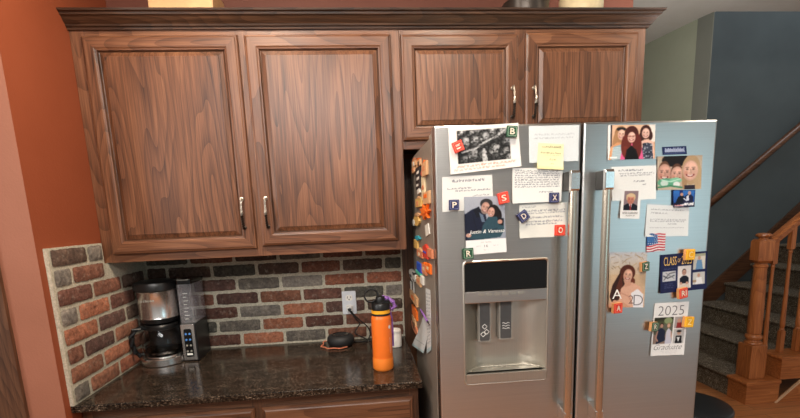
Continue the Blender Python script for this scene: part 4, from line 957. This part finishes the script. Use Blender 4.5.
s_.tube([(bx+.010, by+.020, CT+.286), (bx+.030, by+.012, CT+.283), (bx+.050, by+.008, CT+.268), (bx+.058, by+.008, CT+.250), (bx+.046, by+.010, CT+.238), (bx+.034, by+.014, CT+.244)], .0085, 8)
s_.tube([(bx+.034, by+.018, CT+.252), (bx+.042, by+.02, CT+.20), (bx+.044, by+.02, CT+.14), (bx+.043, by+.02, CT+.085)], .005, 8)
s_.build('carry_strap', 'purple_strap', bo, smooth=True)
def on_bottle(a, z, r=R+.0005): return (bx+r*math.sin(a), by-r*math.cos(a), CT+z)
em = MB(); A0 = math.radians(48)
em.add([on_bottle(A0+.16*math.cos(k*PI/8), .176+.0075*math.sin(k*PI/8)) for k in range(16)], [tuple(range(16))])
V, F = text2d('hydration')
em.add([on_bottle(A0+.055-.11*y, .072+.062*x) for x, y in V], F)
em.build('emblem', 'white_ink', bo)
# --- speaker puck with copper cord
sx, sy = .896, -.105
spk = thing('smart_speaker', 'round black puck-shaped speaker on the counter below the outlet', 'speaker', (sx, sy, CT))
MB().lathe([(.030, .001), (.052, .004), (.062, .016), (.0645, .030), (.062, .043), (.054, .052), (.035, .057), (.001, .058)], (sx, sy, CT), 2, 48).build('body', 'black_matte', spk, smooth=True)
MB().lathe([(.038, .0565), (.040, .0572), (.038, .058), (.036, .0572)], (sx, sy, CT), 2, 40).build('light_ring', 'black_gloss', spk, smooth=True)
cc = MB(); pts = []
for k in range(20):
    a = PI*.78+k/19*PI*.92; r = .073+.006*math.sin(k*1.3); pts.append((sx-.012+r*1.05*math.cos(a), sy-.004+r*math.sin(a)*.82, CT+.006+.012*max(0, 1-k/6)))
cc.tube(pts, .0030, 8)
tag(cc.build('copper_cord', 'copper_cord', smooth=True), 'copper-coloured cord curled around the foot of the black speaker', 'cord')
# --- white container
wx, wy = 1.153, -.175
wc = thing('white_canister', 'small white lidded canister behind the orange bottle', 'canister', (wx, wy, CT))
MB().lathe([(.024, 0), (.027, .003), (.027, .060), (.0255, .064)], (wx, wy, CT), 2, 36).build('body', 'white_plastic', wc, smooth=True)
MB().lathe([(.0255, .063), (.0265, .065), (.0265, .078), (.022, .084), (.012, .087), (.001, .0875)], (wx, wy, CT), 2, 36).build('lid', 'white_plastic', wc, smooth=True)
# --- outlet, plug, cord
ox0, ox1, oz0, oz1 = .910, .978, 1.046, 1.160
ou = thing('wall_outlet', 'grey-white duplex outlet plate on the brick backsplash', 'outlet', ((ox0+ox1)/2, -.016, oz0))
MB().prism(rounded(ox0, ox1, oz0, oz1, .005), 1, -.0215, -.010).build('cover_plate', 'outlet_grey', ou, bevel=.0015)
oc = (ox0+ox1)/2
for z in (1.127, 1.079):
    rc_ = MB().prism(rounded(oc-.017, oc+.017, z-.014, z+.014, .010), 1, -.0235, -.021).build('receptacle', 'white_plastic', ou)
    MB().box(oc-.0085, oc-.006, -.0243, -.023, z-.002, z+.008).box(oc+.006, oc+.0085, -.0243, -.023, z-.001, z+.007).lathe([(.0028, 0), (.0028, -.0008)], (oc, -.0235, z-.0075), 1, 10).build('slot', 'black_matte', rc_)
pc = thing('power_cord', 'black power cord with white plug running from the outlet to the counter', 'cord', (oc, -.03, 1.07))
MB().box(oc-.013, oc+.013, -.050, -.0245, 1.064, 1.090).build('plug', 'white_plastic', pc, bevel=.004)
MB().lathe([(.008, 0), (.009, -.004), (.007, -.016)], (oc, -.050, 1.075), 1, 16).build('plug_tip', 'black_plastic', pc, smooth=True)
def smooth_path(P, n=6):
    P = [np.array(p, float) for p in P]; out = []
    for i in range(len(P)-1):
        p0, p1, p2, p3 = P[max(i-1, 0)], P[i], P[i+1], P[min(i+2, len(P)-1)]
        for k in range(n):
            t = k/n; out.append(.5*((2*p1)+(-p0+p2)*t+(2*p0-5*p1+4*p2-p3)*t*t+(-p0+3*p1-3*p2+p3)*t**3))
    return out+[P[-1]]
cb = MB()
cb.tube(smooth_path([(oc, -.064, 1.074), (oc+.010, -.075, 1.060), (oc+.030, -.07, 1.03), (oc+.046, -.06, 1.005), (oc+.028, -.055, .978), (oc+.022, -.055, .955), (oc+.052, -.05, .935), (oc+.080, -.06, .919), (oc+.062, -.075, .9172), (oc+.01, -.055, .9172), (sx+.05, -.06, .924)]), .0030, 8)
cb.tube(smooth_path([(oc+.004, -.064, 1.074), (oc+.022, -.072, 1.052), (oc+.05, -.065, 1.02), (oc+.082, -.055, .985), (oc+.094, -.05, .95), (oc+.088, -.055, .9175), (oc+.14, -.09, .9172), (oc+.2, -.05, .9172)]), .0030, 8)
cb.build('cable', 'black_plastic', pc, smooth=True)

# ================================================================== ON TOP OF THE CABINETS
ZS = ZT+.0005
bxx = MB().box(.272, .508, -.27, -.10, ZS, 2.40).build('wooden_box', 'pine_box', bevel=.004); tag(bxx, 'light pine wooden box standing on top of the left wall cabinet', 'box')
pt_ = thing('metal_pot', 'dark grey metal pot on top of the cabinet above the refrigerator', 'pot', (1.75, -.2, ZS))
MB().lathe([(.080, 0), (.092, .006), (.094, .12), (.097, .126), (.092, .130), (.088, .12), (.084, .01), (.001, .008)], (1.75, -.2, ZS), 2, 40).build('body', 'pot_grey', pt_, smooth=True)
MB().tube([(1.66, -.2, ZS+.105), (1.635, -.2, ZS+.108), (1.630, -.2, ZS+.085), (1.658, -.2, ZS+.08)], .006, 8).build('handle', 'pot_grey', pt_, smooth=True)
jr = thing('cream_jar', 'cream-coloured ceramic jar on top of the cabinet right of the dark pot', 'jar', (1.99, -.2, ZS))
MB().lathe([(.080, 0), (.088, .008), (.088, .15), (.080, .165)], (1.99, -.2, ZS), 2, 40).build('body', 'cream_jar', jr, smooth=True)
MB().lathe([(.083, .164), (.086, .168), (.084, .18), (.02, .19), (.018, .205), (.001, .208)], (1.99, -.2, ZS), 2, 40).build('lid', 'cream_jar', jr, smooth=True)

# ================================================================== TRASH CAN, STAIRS
tc_ = thing('trash_can', 'round black trash can standing right of the refrigerator', 'bin', (2.435, -.43, 0))
MB().lathe([(.125, 0), (.132, .01), (.150, .60), (.146, .615)], (2.435, -.43, 0), 2, 48).build('body', 'black_plastic', tc_, smooth=True)
MB().lathe([(.148, .612), (.157, .616), (.158, .634), (.152, .642), (.130, .648), (.060, .652), (.001, .653)], (2.435, -.43, 0), 2, 48).build('lid', 'black_plastic', tc_, smooth=True)

sx0, run, rise, yn0, yn1 = 3.838, .266, .181, .745, .915
stt = thing('staircase', 'carpeted staircase with wooden end caps rising to the right behind the newel post', 'stairs', (3.81, 1.3, 0))
for i in range(8):
    x = sx0+run*i; z = rise*(i+1)
    c_ = MB(); c_.prism([(x+.022, 0 if i == 0 else z-rise), (x+.022, z-.035), (x+.004, z-.030), (x-.004, z-.015), (x+.004, z-.003), (x+.02, z), (x+run+.022, z), (x+run+.022, 0 if i == 0 else z-rise)], 1, yn1, 1.925)
    c_.build('carpeted_step', 'carpet', stt, smooth=True)
    e_ = MB(); e_.box(x+.008, x+run+.01, yn0, yn1, 0 if i == 0 else z-rise, z-.026, 0)
    e_.prism([(x-.006, z-.026), (x-.010, z-.014), (x-.004, z-.002), (x+.004, z), (x+run+.008, z), (x+run+.008, z-.026)], 1, yn0-.014, yn1, 1)
    if i > 0: e_.prism([(x+.008, z-rise), (x+run+.01, z-rise), (x+run+.01, z-rise*.1-rise*.9+.0)], 1, yn0+.03, yn1-.02, 0)
    e_.build('tread_end', ['stairwood_x', 'stairwood_x'], stt, bevel=.001)
MB().prism([(4.082, .001), (4.096, .001), (6.1, 1.70), (6.1, 1.72)], 1, yn0-.012, yn0+.004).build('edge_strip', 'trim_light', stt)
MB().prism([(4.10, .0), (6.1, 0), (6.1, 1.69)], 1, yn0-.004, yn0+.02).build('stringer_panel', 'stairwood_x', stt)

rl = thing('stair_railing', 'reddish wooden stair railing with turned newel post and balusters', 'railing', (3.962, .85, rise))
nx_, ny_ = 3.962, .85
nw = MB(); w = .064
nw.box(nx_-w, nx_+w, ny_-w, ny_+w, rise, .445).build('newel_base', 'stairwood_z', rl, bevel=.006)
MB().lathe([(.056, .445), (.060, .452), (.056, .462), (.044, .468), (.042, .476), (.050, .484), (.056, .497), (.056, .506), (.049, .518), (.040, .524), (.045, .53), (.0475, .58), (.047, .68), (.0445, .85), (.040, 1.02), (.041, 1.03), (.047, 1.036), (.047, 1.044), (.040, 1.05), (.040, 1.07)], (nx_, ny_, 0), 2, 32).build('newel_post', 'stairwood_z', rl, smooth=True)
nc = MB(); w = .062; A_ = [(w*1.06*math.cos(PI/4+k*PI/2)*1.414, w*1.06*math.sin(PI/4+k*PI/2)*1.414) for k in range(4)]
q8 = [(-w, -w*.6), (-w*.6, -w), (w*.6, -w), (w, -w*.6), (w, w*.6), (w*.6, w), (-w*.6, w), (-w, w*.6)]
def ring(f, z): return [(nx_+a*f, ny_+b*f, z) for a, b in q8]
rs = [ring(.75, 1.066), ring(1, 1.085), ring(1, 1.222), ring(.85, 1.236), ring(.72, 1.240)]
nc.add([p for r in rs for p in r], [(k*8+i, k*8+(i+1) % 8, (k+1)*8+(i+1) % 8, (k+1)*8+i) for k in range(4) for i in range(8)]+[tuple(range(8))[::-1], tuple(range(32, 40))])
nc.lathe([(.030, 1.238), (.030, 1.250), (.044, 1.256), (.050, 1.264), (.048, 1.274), (.035, 1.282), (.001, 1.285)], (nx_, ny_, 0), 2, 28)
nc.build('newel_cap', 'stairwood_z', rl, smooth=True)
hr = MB(); sl = .79; x0_, x1_ = nx_+.055, 6.0
secs = [(-.022, -.034), (.022, -.034), (.024, -.016), (.030, 0), (.032, .018), (.024, .032), (0, .037), (-.024, .032), (-.032, .018), (-.030, 0), (-.024, -.016)]
n = len(secs); zr = lambda x: 1.208+sl*(x-x0_)
hr.add([(x0_, ny_+a, zr(x0_)+b) for a, b in secs]+[(x1_, ny_+a, zr(x1_)+b) for a, b in secs], [(i, (i+1) % n, n+(i+1) % n, n+i) for i in range(n)]+[tuple(range(n))[::-1], tuple(range(n, 2*n))])
hr.build('handrail', 'stairwood_x', rl, smooth=True)
for k in range(9):
    xb = 4.060+.1305*k; i = int((xb-sx0-.005)/run); zb = rise*(i+1); zt_ = zr(xb)-.03; b = MB(); w = .0175
    b.box(xb-w, xb+w, ny_-w, ny_+w, zb, zb+.17); b.box(xb-w, xb+w, ny_-w, ny_+w, zt_-.16, zt_+.01)
    a0, a1 = zb+.17, zt_-.16
    b.lathe([(.015, a0), (.018, a0+.008), (.012, a0+.02), (.0165, a0+.035), (.018, a0+.05), (.0165, a0+.1), (.0125, a0+(a1-a0)*.6), (.011, a1-.03), (.015, a1-.02), (.011, a1-.01), (.014, a1)], (xb, ny_, 0), 2, 16)
    b.build('baluster', 'stairwood_z', rl, bevel=.0015)
wr = thing('wall_handrail', 'brown handrail fixed along the dark stairwell wall', 'handrail', (3.7, 1.89, .95))
pA, pB = np.array((3.75, 1.885, 1.0)), np.array((6.0, 1.885, 2.82))
MB().tube([pA, pB], .036, 14).build('rail', 'oak_x', wr, smooth=True)
for t_ in (.15, .5, .85):
    q = pA*(1-t_)+pB*t_; MB().tube([q+np.array([0, 0, -.02]), q+np.array([0, .02, -.06]), q+np.array([0, .066, -.06])], .007, 8).lathe([(.025, 0), (.025, -.005)], tuple(q+np.array([0, .065, -.06])), 1, 14).build('bracket', 'pewter_dark', wr, smooth=True)

# ================================================================== LIGHT
def area(name, loc, target, size, power, c, sy=None):
    l = bpy.data.lights.new(name, 'AREA'); l.energy = power; l.color = c; l.size = size
    if sy: l.shape = 'RECTANGLE'; l.size_y = sy
    else: l.shape = 'DISK'
    o = bpy.data.objects.new(name, l); COL.objects.link(o); o.location = loc
    o.rotation_euler = (Vector(target)-Vector(loc)).to_track_quat('-Z', 'Y').to_euler(); return o
WARM = (1.0, .85, .68); NEUT = (1.0, .97, .93); COOL = (.52, .88, 1.0)
area('ceiling_can_1', (.60, -1.05, CZ-.02), (.50, -.9, 0), .22, 20, WARM)
area('ceiling_can_2', (1.55, -1.25, CZ-.02), (1.55, -1.1, 0), .22, 16, WARM)
area('ceiling_panel', (.75, -2.7, CZ-.02), (1.0, -1.3, 1.0), 1.5, 74, NEUT, 1.0)
area('hall_fill', (3.0, -1.3, 2.65), (4.2, 1.2, .4), .3, 7, WARM)  # unseen fill added to warm and brighten the stairs
area('left_fill', (-1.3, -2.3, 2.0), (1.25, -.5, 1.2), .8, 17, NEUT)
area('window_light', (3.85, -3.5, 1.45), (2.2, -.8, 1.2), 1.1, 6.0, COOL, 1.2)
area('stairwell_light', (5.2, 1.2, 4.6), (5.2, 1.7, 2.0), .9, 17, (.82, .92, 1.0))
area('ceiling_bounce_fill', (2.75, -.5, 2.0), (2.95, .3, CZ), .5, 15, NEUT)  # unseen upward fill added to brighten the hall ceiling like bounced light
wd = bpy.data.worlds.new('world'); SC.world = wd; wd.use_nodes = True
nt_ = wd.node_tree; bg = nt_.nodes['Background']; tcw = nt_.nodes.new('ShaderNodeTexCoord'); sep = nt_.nodes.new('ShaderNodeSeparateXYZ'); rp = nt_.nodes.new('ShaderNodeValToRGB'); mr = nt_.nodes.new('ShaderNodeMapRange')
mr.inputs['From Min'].default_value = -1; nt_.links.new(tcw.outputs['Generated'], sep.inputs[0]); nt_.links.new(sep.outputs['Z'], mr.inputs['Value']); nt_.links.new(mr.outputs[0], rp.inputs['Fac'])
rp.color_ramp.elements[0].color = (.27, .25, .23, 1); rp.color_ramp.elements[0].position = .3; rp.color_ramp.elements[1].color = (.62, .60, .56, 1); rp.color_ramp.elements[1].position = .62
nt_.links.new(rp.outputs['Color'], bg.inputs['Color']); bg.inputs['Strength'].default_value = .6

cam = bpy.data.cameras.new('camera'); co = bpy.data.objects.new('camera', cam); COL.objects.link(co)
cam.sensor_fit = 'HORIZONTAL'; cam.sensor_width = 36; cam.lens = FPX/800*36; cam.shift_y = PPY/800; cam.clip_start = .05
mw = Matrix.Identity(4)
for i in range(3): mw[i][0] = RT[i]; mw[i][1] = UP[i]; mw[i][2] = -FW[i]; mw[i][3] = CAM[i]
co.matrix_world = mw; SC.camera = co
SC.view_settings.view_transform = 'Standard'; SC.view_settings.look = 'None'; SC.view_settings.exposure = .2; SC.view_settings.gamma = 1
